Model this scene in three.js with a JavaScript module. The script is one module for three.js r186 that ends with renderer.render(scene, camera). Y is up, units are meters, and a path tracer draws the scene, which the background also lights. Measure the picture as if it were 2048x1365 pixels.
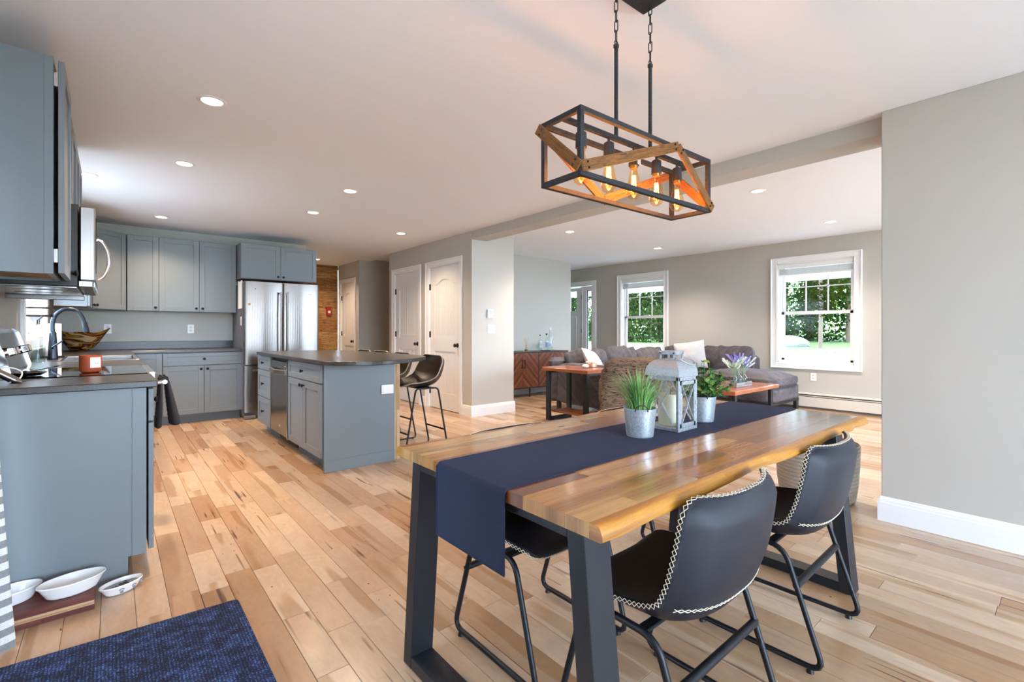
import * as THREE from 'three';
import { mergeGeometries, mergeVertices, toCreasedNormals } from 'three/addons/utils/BufferGeometryUtils.js';
import { RectAreaLightUniformsLib } from 'three/addons/lights/RectAreaLightUniformsLib.js';

// ------------------------------------------------------------------ camera, sky, sun, exposure
RectAreaLightUniformsLib.init();
const scene = new THREE.Scene();
const renderer = new THREE.WebGLRenderer({ antialias: true });
renderer.toneMapping = THREE.LinearToneMapping;
renderer.toneMappingExposure = 1.46;
renderer.shadowMap.enabled = true;
const camera = new THREE.PerspectiveCamera(71.56, 2048 / 1365, 0.05, 400);
camera.position.set(0, 1.13, 0);
camera.rotation.set(0, -0.70127, 0);
camera.setViewOffset(2048, 1365, 0, 20.24, 2048, 1365);
scene.add(camera);

const SKY = 15, SUN = 7, CAN = 9, BULB = 0.07;   // sky radiance, sun, downlights and filament bulbs
{
  const W = 64, H = 32, data = new Float32Array(W * H * 4);
  for (let j = 0; j < H; j++) {
    const up = Math.max(0, Math.sin(((j + 0.5) / H - 0.5) * Math.PI)), k = Math.pow(1 - up, 2.2);
    for (let i = 0; i < W; i++) {
      const o = (j * W + i) * 4;
      data[o] = SKY * (0.52 + 0.22 * k); data[o + 1] = SKY * (0.76 + 0.15 * k); data[o + 2] = SKY * 1.12; data[o + 3] = 1;
    }
  }
  const t = new THREE.DataTexture(data, W, H, THREE.RGBAFormat, THREE.FloatType);
  t.mapping = THREE.EquirectangularReflectionMapping; t.magFilter = THREE.LinearFilter; t.needsUpdate = true;
  scene.background = t;
}
const sun = new THREE.DirectionalLight(0xfff3df, SUN);
sun.position.set(2.5, 34, 6); sun.target.position.set(6, 0, -6);
sun.castShadow = true; sun.shadow.mapSize.set(2048, 2048); sun.shadow.radius = 1.5;
Object.assign(sun.shadow.camera, { left: -40, right: 40, top: 40, bottom: -40, near: 1, far: 120 });
scene.add(sun, sun.target);

// ------------------------------------------------------------------ helpers
const PI = Math.PI;
function rng(seed) { let s = seed >>> 0; return () => { s = (s + 0x6d2b79f5) >>> 0; let t = Math.imul(s ^ (s >>> 15), 1 | s); t = (t + Math.imul(t ^ (t >>> 7), 61 | t)) ^ t; return ((t ^ (t >>> 14)) >>> 0) / 4294967296; }; }
const lerp = (a, b, t) => a + (b - a) * t, clamp = (x, a = 0, b = 1) => Math.min(b, Math.max(a, x)), smooth = (a, b, x) => { const t = clamp((x - a) / (b - a)); return t * t * (3 - 2 * t); };
// periodic value noise
function noiseMaker(seed, period) {
  const r = rng(seed), n = period, g = new Float32Array(n * n); for (let i = 0; i < g.length; i++) g[i] = r();
  return (x, y) => { const X = Math.floor(x), Y = Math.floor(y), fx = x - X, fy = y - Y, sx = fx * fx * (3 - 2 * fx), sy = fy * fy * (3 - 2 * fy), m = (a) => ((a % n) + n) % n, a = m(X), b = m(X + 1), c = m(Y) * n, d = m(Y + 1) * n; return lerp(lerp(g[c + a], g[c + b], sx), lerp(g[d + a], g[d + b], sx), sy); };
}
const N64 = noiseMaker(7, 64), N128 = noiseMaker(11, 128), N256 = noiseMaker(23, 256);
function tex(w, h, f, srgb = true) {     // f(u, v, x, y) -> [r,g,b] 0..1
  const d = new Uint8Array(w * h * 4);
  for (let y = 0; y < h; y++) for (let x = 0; x < w; x++) { const c = f(x / w, y / h, x, y), o = (y * w + x) * 4; d[o] = clamp(c[0]) * 255; d[o + 1] = clamp(c[1]) * 255; d[o + 2] = clamp(c[2]) * 255; d[o + 3] = 255; }
  const t = new THREE.DataTexture(d, w, h); t.wrapS = t.wrapT = THREE.RepeatWrapping; t.magFilter = THREE.LinearFilter; t.minFilter = THREE.LinearMipmapLinearFilter; t.generateMipmaps = true;
  if (srgb) t.colorSpace = THREE.SRGBColorSpace; t.needsUpdate = true; return t;
}
const grey = (w, h, f) => tex(w, h, (u, v, x, y) => { const k = f(u, v, x, y); return [k, k, k]; }, false);
function rep(t, su, sv) { const c = t.clone(); c.repeat.set(1 / su, 1 / sv); c.needsUpdate = true; return c; }   // texture covering su x sv metres
function mat(color, roughness = 0.6, o = {}) { const m = new THREE.MeshPhysicalMaterial({ color, roughness, side: THREE.DoubleSide, ...o }); return m; }

// chamfered box by size, uv in metres; ax = axis along which u runs
function cb(w, h, d, c = 0.003, ax = 'x', ou = 0, ov = 0) {
  const H = [w / 2, h / 2, d / 2], pos = [], nor = [], uv = [], A = { x: 0, y: 1, z: 2 }[ax];
  c = Math.min(c, H[0] * 0.9, H[1] * 0.9, H[2] * 0.9);
  const V = (a, s) => [0, 1, 2].map((i) => s[i] * (i === a ? H[i] : H[i] - c));
  const emit = (pts, out) => {
    const e1 = pts[1].map((v, i) => v - pts[0][i]), e2 = pts[2].map((v, i) => v - pts[0][i]);
    let n = [e1[1] * e2[2] - e1[2] * e2[1], e1[2] * e2[0] - e1[0] * e2[2], e1[0] * e2[1] - e1[1] * e2[0]]; const l = Math.hypot(...n) || 1; n = n.map((v) => v / l);
    if (n[0] * out[0] + n[1] * out[1] + n[2] * out[2] < 0) { pts = pts.slice().reverse(); n = n.map((v) => -v); }
    let D = 0; for (let i = 1; i < 3; i++) if (Math.abs(n[i]) > Math.abs(n[D]) + 1e-6) D = i;
    const rest = [0, 1, 2].filter((i) => i !== D), U = A !== D ? A : rest[0], W = rest.find((i) => i !== U);
    for (let k = 1; k + 1 < pts.length; k++) for (const p of [pts[0], pts[k], pts[k + 1]]) { pos.push(...p); nor.push(...n); uv.push(p[U] + ou, p[W] + ov); }
  };
  const S = [-1, 1];
  for (let a = 0; a < 3; a++) for (const s of S) { const b = (a + 1) % 3, e = (a + 2) % 3, q = [[-1, -1], [1, -1], [1, 1], [-1, 1]].map(([i, j]) => { const v = [0, 0, 0]; v[a] = s; v[b] = i; v[e] = j; return V(a, v); }), o = [0, 0, 0]; o[a] = s; emit(q, o); }
  if (c > 0) {
    for (let a = 0; a < 3; a++) { const b = (a + 1) % 3, e = (a + 2) % 3; for (const s of S) for (const t of S) { const v0 = [0, 0, 0], v1 = [0, 0, 0]; v0[a] = v1[a] = s; v0[b] = v1[b] = t; v0[e] = -1; v1[e] = 1; const o = [0, 0, 0]; o[a] = s; o[b] = t; emit([V(a, v0), V(a, v1), V(b, v1), V(b, v0)], o); } }
    for (const x of S) for (const y of S) for (const z of S) emit([V(0, [x, y, z]), V(1, [x, y, z]), V(2, [x, y, z])], [x, y, z]);
  }
  const g = new THREE.BufferGeometry(); g.setAttribute('position', new THREE.Float32BufferAttribute(pos, 3)); g.setAttribute('normal', new THREE.Float32BufferAttribute(nor, 3)); g.setAttribute('uv', new THREE.Float32BufferAttribute(uv, 2)); return g;
}
const bx = (x0, x1, y0, y1, z0, z1, c = 0.002, ax = 'x', ou = 0, ov = 0) => cb(Math.abs(x1 - x0), Math.abs(y1 - y0), Math.abs(z1 - z0), c, ax, ou, ov).translate((x0 + x1) / 2, (y0 + y1) / 2, (z0 + z1) / 2);
function flat(g) { const h = g.index ? g.toNonIndexed() : g; for (const k of Object.keys(h.attributes)) if (!['position', 'normal', 'uv'].includes(k)) h.deleteAttribute(k); if (!h.attributes.uv) h.setAttribute('uv', new THREE.Float32BufferAttribute(new Float32Array(h.attributes.position.count * 2), 2)); if (!h.attributes.normal) h.computeVertexNormals(); return h; }
const M = (gs) => { const l = gs.flat(9).filter(Boolean).map(flat); return l.length === 1 ? l[0] : mergeGeometries(l); };
const mv = (g, x, y, z, rx = 0, ry = 0, rz = 0) => g.applyMatrix4(new THREE.Matrix4().compose(new THREE.Vector3(x, y, z), new THREE.Quaternion().setFromEuler(new THREE.Euler(rx, ry, rz)), new THREE.Vector3(1, 1, 1)));
const cyl = (r0, r1, h, n = 20, x = 0, y = 0, z = 0) => new THREE.CylinderGeometry(r0, r1, h, n).translate(x, y, z);
const lathe = (pts, n = 28) => new THREE.LatheGeometry(pts.map((p) => new THREE.Vector2(p[0], p[1])), n);
const V3 = (a) => new THREE.Vector3(...a);
function path(pts, r = 0.03, closed = false) {   // polyline with rounded corners
  const P = pts.map(V3), c = new THREE.CurvePath(), n = P.length; let last = null, first = null;
  const add = (a, b) => { if (a.distanceTo(b) > 1e-5) c.add(new THREE.LineCurve3(a.clone(), b.clone())); };
  const corner = (i) => { const p = P[i], a = P[(i - 1 + n) % n], b = P[(i + 1) % n], k = Math.min(r, p.distanceTo(a) * 0.49, p.distanceTo(b) * 0.49); return [p.clone().add(a.clone().sub(p).setLength(k)), p, p.clone().add(b.clone().sub(p).setLength(k))]; };
  if (closed) { for (let i = 0; i < n; i++) { const [a, m, b] = corner(i); if (last) add(last, a); else first = a; c.add(new THREE.QuadraticBezierCurve3(a, m, b)); last = b; } add(last, first); }
  else { last = P[0]; for (let i = 1; i < n - 1; i++) { const [a, m, b] = corner(i); add(last, a); c.add(new THREE.QuadraticBezierCurve3(a, m, b)); last = b; } add(last, P[n - 1]); }
  return c;
}
const tube = (pts, rad, corner = 0.03, seg = 48, n = 8, closed = false) => new THREE.TubeGeometry(path(pts, corner, closed), seg, rad, n, closed);
const spline = (pts, rad, seg = 32, n = 8) => new THREE.TubeGeometry(new THREE.CatmullRomCurve3(pts.map(V3)), seg, rad, n);
function rod(a, b, rad, n = 8) { const A = V3(a), B = V3(b), g = new THREE.CylinderGeometry(rad, rad, A.distanceTo(B), n); g.applyQuaternion(new THREE.Quaternion().setFromUnitVectors(new THREE.Vector3(0, 1, 0), B.clone().sub(A).normalize())); return g.translate((A.x + B.x) / 2, (A.y + B.y) / 2, (A.z + B.z) / 2); }
function bar(a, b, w, h, up = [0, 1, 0], c = 0.001, ou = 0) {   // box beam from a to b, u along it
  const A = V3(a), B = V3(b), z = B.clone().sub(A), L = z.length(); z.normalize(); const x = V3(up).cross(z).normalize(), y = z.clone().cross(x), g = cb(w, h, L, c, 'z', ou, ou * 1.7);
  return g.applyMatrix4(new THREE.Matrix4().makeBasis(x, y, z).setPosition(A.add(B).multiplyScalar(0.5)));
}
const ext = (shape, depth, o = {}) => new THREE.ExtrudeGeometry(shape, { depth, bevelEnabled: false, curveSegments: 14, ...o });
function poly(pts) { const s = new THREE.Shape(); pts.forEach((p, i) => (i ? s.lineTo(p[0], p[1]) : s.moveTo(p[0], p[1]))); s.closePath(); return s; }
function grid(nu, nv, f, closeU = false) {   // surface from f(u,v) -> [x,y,z]
  const pos = [], uv = [], idx = []; for (let j = 0; j <= nv; j++) for (let i = 0; i <= nu; i++) { pos.push(...f(i / nu, j / nv)); uv.push(i / nu, j / nv); }
  for (let j = 0; j < nv; j++) for (let i = 0; i < nu; i++) { const a = j * (nu + 1) + i, b = a + 1, c = a + nu + 1, d = c + 1; idx.push(a, b, d, a, d, c); }
  const g = new THREE.BufferGeometry(); g.setAttribute('position', new THREE.Float32BufferAttribute(pos, 3)); g.setAttribute('uv', new THREE.Float32BufferAttribute(uv, 2)); g.setIndex(idx); g.computeVertexNormals(); return g;
}
function soft(w, h, d, o = {}) {   // a stuffed cushion, centred
  const { n = 12, edge = 0.35, pw = 5, bump = 0.006, seed = 0, crown = 0 } = o;
  let g = new THREE.BoxGeometry(2, 2, 2, n, n, n); g.deleteAttribute('normal'); g.deleteAttribute('uv'); g = mergeVertices(g, 1e-4);
  const p = g.attributes.position, uvs = [];
  for (let i = 0; i < p.count; i++) {
    const a = p.getX(i), b = p.getY(i), c = p.getZ(i), f = (q, r) => (1 - edge * Math.pow(Math.abs(q), pw)) * (1 - edge * Math.pow(Math.abs(r), pw));
    const k = 1 / Math.max(1, Math.pow(Math.pow(Math.abs(a), 8) + Math.pow(Math.abs(b), 8) + Math.pow(Math.abs(c), 8), 1 / 8));
    let x = a * k * w / 2, y = b * k * h / 2, z = c * k * d / 2;
    const m = Math.min(w, h, d);
    if (m === h) y *= f(a, c); else if (m === d) z *= f(a, b); else x *= f(b, c);
    y += crown * (1 - a * a) * (1 - c * c) * (b > 0 ? 1 : 0);
    const e = (N64(x * 14 + seed * 7.3 + 40, z * 14 + y * 9 + 31) - 0.5) * 2 + (N64(x * 37 + seed * 3.1 + 9, y * 34 + z * 31 + 50) - 0.5);
    p.setXYZ(i, x + e * bump * a, y + e * bump * b, z + e * bump * c); uvs.push(x + z * 0.37, y + z * 0.9);
  }
  g.setAttribute('uv', new THREE.Float32BufferAttribute(uvs, 2)); g.computeVertexNormals(); return g;
}
// ---- naming
const taken = new Map();
function numbered(n) { const k = taken.get(n) || 0; taken.set(n, k + 1); return k ? n + '_' + String(k).padStart(3, '0') : n; }
function add(parent, name, geo, m, label) { const o = new THREE.Mesh(geo, m); o.name = name; o.castShadow = o.receiveShadow = true; if (label) o.userData.label = label; parent.add(o); return o; }
function thing(name, label, category, pos = [0, 0, 0], ry = 0, group) { const o = new THREE.Group(); o.name = numbered(name); o.position.set(...pos); o.rotation.y = ry; o.userData = { label, category }; if (group) o.userData.group = group; scene.add(o); return o; }
function solo(name, label, category, geo, m, pos = [0, 0, 0], ry = 0, group) { const o = add(scene, numbered(name), geo, m); o.position.set(...pos); o.rotation.y = ry; o.userData = { label, category }; if (group) o.userData.group = group; return o; }
function struct(name, geo, m) { const o = geo ? add(scene, numbered(name), geo, m) : new THREE.Group(); if (!geo) { o.name = numbered(name); scene.add(o); } o.userData.kind = 'structure'; return o; }
function copy(o, label, pos, ry) { const c = o.clone(); c.name = numbered(o.name.replace(/_\d{3}$/, '')); c.userData = { ...o.userData, label }; c.position.set(...pos); if (ry !== undefined) c.rotation.y = ry; scene.add(c); return c; }

// ------------------------------------------------------------------ textures and materials
// maple boards: grain runs along u
const mapleT = tex(1024, 1024, (u, v) => {
  const x = u * 64, y = v * 64, warp = N64(x * 0.25, y * 0.5) * 2.2 + N64(x * 0.5, y) * 0.8;
  const ring = Math.sin((v * 30 + warp * 2.0) * 2.6) * 0.5 + 0.5, fine = N256(u * 64, v * 256), cloud = N64(x * 0.125, y * 0.25);
  const t = 0.93 + 0.05 * (cloud - 0.5) + 0.022 * (ring - 0.5) + 0.03 * (fine - 0.5);
  const heart = smooth(0.66, 0.86, N64(u * 2.5 + 21, v * 32 + 9 + 0.5 * N64(u * 8, v * 16))) * 0.62, blush = smooth(0.45, 0.85, N64(u * 5 + 40, v * 20 + 3));
  let r = t, g = t * (0.885 - 0.02 * blush), b = t * (0.765 - 0.035 * blush);
  r *= 1 - 0.17 * heart; g *= 1 - 0.25 * heart; b *= 1 - 0.36 * heart;
  const zone = smooth(0.62, 0.85, N64(u * 4 + 7, v * 16 + 50)), streak = smooth(0.70, 0.95, N128(u * 7 + 3 + 0.5 * N64(u * 30, v * 60), v * 128 + 1)) * zone, knot = smooth(0.975, 0.995, N64(u * 32 + 11, v * 64 + 5)) * smooth(0.55, 0.7, N64(u * 6, v * 11));
  const dk = Math.max(streak * 0.5, knot * 0.6); r *= 1 - dk * 0.85; g *= 1 - dk; b *= 1 - dk * 1.05;
  return [r, g, b];
});
// plain wood figure, close to white so that the material colour tints it; grain along u
const woodT = tex(1024, 512, (u, v) => {
  const warp = N64(u * 8, v * 16) * 2.0, ring = Math.sin((v * 16 + warp * 2.0) * 2.6) * 0.5 + 0.5, fine = N256(u * 24, v * 256), f2 = N256(u * 64 + 9, v * 256);
  const kn = smooth(0.955, 0.99, N64(u * 8 + 4, v * 8 + 9)), band = N64(u * 2 + 31, v * 10 + 4); const t = 0.90 + 0.05 * (ring - 0.5) - 0.09 * (fine - 0.5) - 0.08 * smooth(0.72, 0.95, f2) - 0.16 * smooth(0.55, 0.9, band) - 0.4 * kn;
  return [t, t * (0.97 - 0.05 * smooth(0.55, 0.9, band)), t * (0.94 - 0.08 * smooth(0.55, 0.9, band))];
});
// rough sawn, strongly streaked timber; grain along u
const sawnT = tex(1024, 512, (u, v) => {
  const a = N256(u * 20, v * 256), b = N128(u * 10 + 7, v * 128), w = N64(u * 6, v * 20), kn = smooth(0.93, 0.985, N64(u * 12 + 4, v * 12 + 9)), t = 0.86 - 0.42 * smooth(0.45, 0.95, a) * (0.4 + w) - 0.25 * smooth(0.6, 0.9, b) + 0.12 * (w - 0.5) - 0.55 * kn;
  return [t, t * 0.95, t * 0.88];
});
const woodB = grey(512, 256, (u, v) => 0.5 + 0.35 * (N256(u * 32, v * 256) - 0.5) + 0.3 * (N64(u * 16, v * 32) - 0.5));
const speckT = tex(512, 512, (u, v) => { const t = 0.80 + 0.3 * (N256(u * 256, v * 256) - 0.5) + 0.2 * (N128(u * 128, v * 128) - 0.5); return [t, t * 0.985, t * 0.96]; });
const weaveB = grey(256, 256, (u, v, x, y) => { const a = (x % 8) / 8, b = (y % 8) / 8, over = ((x >> 3) + (y >> 3)) & 1; return (over ? Math.sin(a * PI) : Math.sin(b * PI)) * 0.8 + 0.2 * N256(x, y); });
const noiseB = grey(256, 256, (u, v) => 0.6 * N64(u * 64, v * 64) + 0.4 * N256(u * 256, v * 256));
const denimT = tex(256, 256, (u, v, x, y) => { const tw = ((x + y) % 6) / 6, t = 0.78 + 0.16 * Math.sin(tw * PI) + 0.28 * (N256(x, y) - 0.5); return [t, t, t]; });
const suedeT = tex(512, 512, (u, v) => { const t = 0.86 + 0.22 * (N64(u * 16, v * 16) - 0.5) + 0.14 * (N64(u * 64, v * 64) - 0.5) + 0.06 * (N256(u * 256, v * 256) - 0.5); return [t, t, t]; });
const galvT = tex(512, 512, (u, v) => { const t = 0.88 + 0.14 * (N64(u * 32, v * 32) - 0.5) + 0.14 * (N64(u * 64 + 8, v * 64) - 0.5) + 0.06 * (N256(u * 256, v * 256) - 0.5), w = smooth(0.62, 0.8, N64(u * 16 + 31, v * 16 + 12)) * 0.07; return [t - w, t, t + w]; });
const flakeT = tex(512, 512, (u, v) => { const n = N256(u * 256, v * 256), s = smooth(0.93, 0.97, n), t = 0.5 + 0.4 * (N64(u * 64, v * 64) - 0.5); return [lerp(t, 2.0, s), lerp(t, 2.0, s), lerp(t, 2.05, s)]; });
const rugT = tex(512, 512, (u, v, x, y) => { const row = Math.pow(Math.sin(u * PI * 44) ** 2, 0.7), kn = N256(Math.floor(u * 88) * 1.37, v * 120), big = N64(u * 16 + 3, v * 16), sp = N256(u * 256, v * 256), k = clamp(0.05 + 0.62 * smooth(0.3, 0.9, kn) * row + 0.45 * (big - 0.45) + 0.5 * (sp - 0.6)); return [lerp(0.05, 0.44, k), lerp(0.085, 0.60, k), lerp(0.19, 0.92, k)]; });
const rugB = grey(512, 512, (u, v) => Math.pow(Math.sin(u * PI * 44) ** 2, 0.7) * 0.7 + 0.3 * N256(Math.floor(u * 88) * 1.37, v * 120));
const stripeT = tex(256, 256, (u, v, x, y) => { const s = (v * 8) % 1 < 0.5, n = 0.12 * (N256(u * 256, v * 256) - 0.5); return s ? [0.56 + n, 0.56 + n, 0.57 + n] : [0.90 + n, 0.89 + n, 0.86 + n]; });
const boucleT = tex(512, 512, (u, v) => { const a = N64(u * 12, v * 60), b = N256(u * 100, v * 250), t = 0.72 + 0.3 * (a - 0.5) + 0.22 * (b - 0.5) - 0.45 * smooth(0.70, 0.86, N64(u * 22 + 4, v * 64 + 7)); return [t, t * 0.93, t * 0.86]; });
const ropeT = tex(256, 256, (u, v, x, y) => { const r = Math.sin(v * PI * 2 * 12), tw = Math.sin((u * 40 + Math.floor(v * 12) * 0.5) * PI * 2), t = 0.80 + 0.10 * r + 0.07 * tw + 0.16 * (N256(u * 256, v * 256) - 0.5); return [t, t * 0.97, t * 0.92]; });
const ropeB = grey(256, 256, (u, v) => Math.abs(Math.sin(v * PI * 12)) * 0.8 + 0.2 * (Math.sin(u * 40 * PI * 2 + Math.floor(v * 12) * PI) * 0.5 + 0.5));
const leafT = tex(128, 128, (u, v) => { const vein = Math.abs(v - 0.5) < 0.03 ? 0.25 : 0, t = 0.85 + 0.25 * (N64(u * 16, v * 16) - 0.5) + vein; return [t, t, t]; });
const glassArtT = tex(512, 256, (u, v) => {
  const w = N64(u * 5 + 3, v * 6) * 1.5 + N64(u * 11, v * 9 + 5) * 0.6, s = Math.sin((v * 2.3 + u * 2.0 + w) * 5.2);
  const amber = [0.36, 0.20, 0.05], cream = [0.62, 0.52, 0.38], red = [0.24, 0.02, 0.03], gold = [0.55, 0.38, 0.03];
  let c = s > 0.55 ? cream : s > -0.1 ? amber : s > -0.65 ? gold : red; if (u > 0.42 && u < 0.58 && s < 0.4) c = red; return c;
});
const lawnT = tex(512, 512, (u, v) => { const t = 0.8 + 0.35 * (N64(u * 24, v * 24) - 0.5) + 0.4 * (N256(u * 256, v * 256) - 0.5); return [t * 0.92, t, t * 0.66]; });
function canvasTex(w, h, draw) { const c = document.createElement('canvas'); c.width = w; c.height = h; draw(c.getContext('2d'), w, h); const t = new THREE.CanvasTexture(c); t.colorSpace = THREE.SRGBColorSpace; t.magFilter = THREE.LinearFilter; return t; }

const MT = {
  wall: mat(0xc0bbb1, 0.85), ceil: mat(0xf3f4f5, 0.9), trim: mat(0xf1f0ee, 0.42), door: mat(0xebe9e6, 0.45),
  cab: mat(0x777e82, 0.42), cabIn: mat(0xb98a5c, 0.6, { map: rep(woodT, 1.2, 0.6) }), toe: mat(0x6a737a, 0.5), gapShade: mat(0x6f6c68, 0.6, { metalness: 0.3 }),  // gap grey stands in for the shade inside vent, slots and heater
  counter: mat(0x4d4947, 0.28, { map: rep(speckT, 0.35, 0.35) }), black: mat(0x141416, 0.42), knob: mat(0x17181a, 0.35, { metalness: 0.6 }),
  steel: mat(0xaaa6a2, 0.30, { metalness: 1, anisotropy: 0.5 }), fridgeFront: mat(0x78726d, 0.27, { metalness: 1, anisotropy: 0.5 }), steelD: mat(0x8f8c89, 0.22, { metalness: 1 }), chrome: mat(0xe3e3e5, 0.12, { metalness: 1 }), fridgeSide: mat(0x6d6c70, 0.5, { metalness: 0.2 }),
  glassBlack: mat(0x08080a, 0.06, { clearcoat: 1, clearcoatRoughness: 0.03 }), faucet: mat(0x3a4048, 0.28, { metalness: 0.85 }), white: mat(0xf3f2ef, 0.35), ceramic: mat(0xf4f2ee, 0.16, { clearcoat: 0.6, clearcoatRoughness: 0.08 }),
  paper: mat(0xf5f4f2, 0.8), leather: mat(0x141a28, 0.42, { bumpMap: rep(noiseB, 0.06, 0.06), bumpScale: 0.0004 }), leatherBrown: mat(0x2c221d, 0.34, { bumpMap: rep(noiseB, 0.06, 0.06), bumpScale: 0.0004 }), thread: mat(0xe6dcc4, 0.8), frame: mat(0x1d2026, 0.42, { metalness: 0.35 }),
  tableLeg: mat(0x202329, 0.45, { metalness: 0.2 }), runner: mat(0x2a3556, 0.95, { map: rep(denimT, 0.04, 0.04), bumpMap: rep(weaveB, 0.03, 0.03), bumpScale: 0.0006, sheen: 0.3, sheenColor: new THREE.Color(0x5f6c8e), sheenRoughness: 0.7 }),
  rug: mat(0xffffff, 0.98, { map: rep(rugT, 0.42, 0.42), bumpMap: rep(rugB, 0.42, 0.42), bumpScale: 0.004 }), rugEdge: mat(0x131c36, 0.95), curtain: mat(0xffffff, 0.9, { map: rep(stripeT, 0.41, 0.41), transmission: 0.25 }),
  sofa: mat(0x665f62, 0.92, { map: rep(suedeT, 0.9, 0.9), bumpMap: rep(noiseB, 0.2, 0.2), bumpScale: 0.002, sheen: 0.8, sheenColor: new THREE.Color(0x9d97a8), sheenRoughness: 0.5 }), sofaWood: mat(0x2b221d, 0.5), brown: mat(0xa08a78, 0.95, { map: rep(boucleT, 0.5, 0.5), bumpMap: rep(noiseB, 0.2, 0.2), bumpScale: 0.003 }), pillow: mat(0xd5cdca, 0.92, { bumpMap: rep(weaveB, 0.03, 0.03), bumpScale: 0.0006 }),
  galv: mat(0xd2d8dd, 0.42, { map: rep(galvT, 0.3, 0.3), metalness: 0.55 }), candle: mat(0xece8cf, 0.6, { transmission: 0.12 }), iron: mat(0x6b7077, 0.62, { map: rep(flakeT, 0.14, 0.14), metalness: 0.4 }), rope: mat(0xe0dbd2, 0.95, { map: rep(ropeT, 0.3, 0.3), bumpMap: rep(ropeB, 0.3, 0.3), bumpScale: 0.006 }), blanket: mat(0x1c2348, 0.95, { bumpMap: rep(noiseB, 0.1, 0.1), bumpScale: 0.01, sheen: 0.6, sheenColor: new THREE.Color(0x3c4a86) }),
  towel: mat(0x35343a, 0.98, { bumpMap: rep(noiseB, 0.04, 0.04), bumpScale: 0.003, sheen: 0.5, sheenColor: new THREE.Color(0x66646c) }),
  grassLeaf: mat(0x5aa54a, 0.5, { transmission: 0.15, vertexColors: true }), heater: mat(0xd9d3c6, 0.5), bronze: mat(0x1c1714, 0.42, { metalness: 0.2 }), pane: mat(0xffffff, 0.02, { transmission: 1, ior: 1.45, specularIntensity: 0.3 }), jarGlass: mat(0xf4fbfb, 0.03, { transmission: 1, ior: 1.45 }),
  terracotta: mat(0xb4502f, 0.55), woodRaw: mat(0xe3c79c, 0.7, { map: rep(woodT, 1.0, 0.4) }), artGlass: mat(0xffffff, 0.08, { map: glassArtT, clearcoat: 1, clearcoatRoughness: 0.04 }), stone: mat(0xb9b6b0, 0.9, { bumpMap: rep(noiseB, 2, 2), bumpScale: 0.1 }),
};
const maple = [0xd6cec8, 0xcec3b8, 0xdcd6d0, 0xc6b6a6, 0xd2c9c0, 0xbda892].map((c, i) => mat(c, 0.24 + 0.015 * (i % 3), { map: rep(mapleT, 1.6, 1.6), clearcoat: 0.25, clearcoatRoughness: 0.16 }));
const acacia = [0xcf9a58, 0xb5793f, 0xdfb06a, 0xa0673a, 0xc98a48, 0x8d5a3a, 0xe2ba78].map((c) => mat(c, 0.17, { map: rep(woodT, 1.5, 0.40), clearcoat: 0.5, clearcoatRoughness: 0.10 }));
const acaciaEdge = mat(0xd89a3f, 0.34, { map: rep(woodT, 0.7, 0.2), clearcoat: 0.3, clearcoatRoughness: 0.2 });
const liveWood = mat(0xb5693d, 0.28, { map: rep(woodT, 1.0, 0.35), clearcoat: 0.4, clearcoatRoughness: 0.15 });
const barnWood = [0xd6a263, 0xc48c4e, 0xe0b070, 0xb67f45].map((c) => mat(c, 0.7, { map: rep(sawnT, 1.3, 0.5), bumpMap: rep(woodB, 0.6, 0.3), bumpScale: 0.001 }));
const walnut = [0x7d4a30, 0x8c5538, 0x6f412b, 0x955f40].map((c) => mat(c, 0.5, { map: rep(woodT, 0.7, 0.2) }));
const lampWood = mat(0xa8722f, 0.55, { map: rep(sawnT, 0.5, 0.14), bumpMap: rep(woodB, 0.3, 0.1), bumpScale: 0.0012 });

// ------------------------------------------------------------------ room shell
const CH = 2.44, LH = 2.475, XL = -0.49, XW = 7.8, ZB = -7.58, ZR = 3.6;
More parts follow.
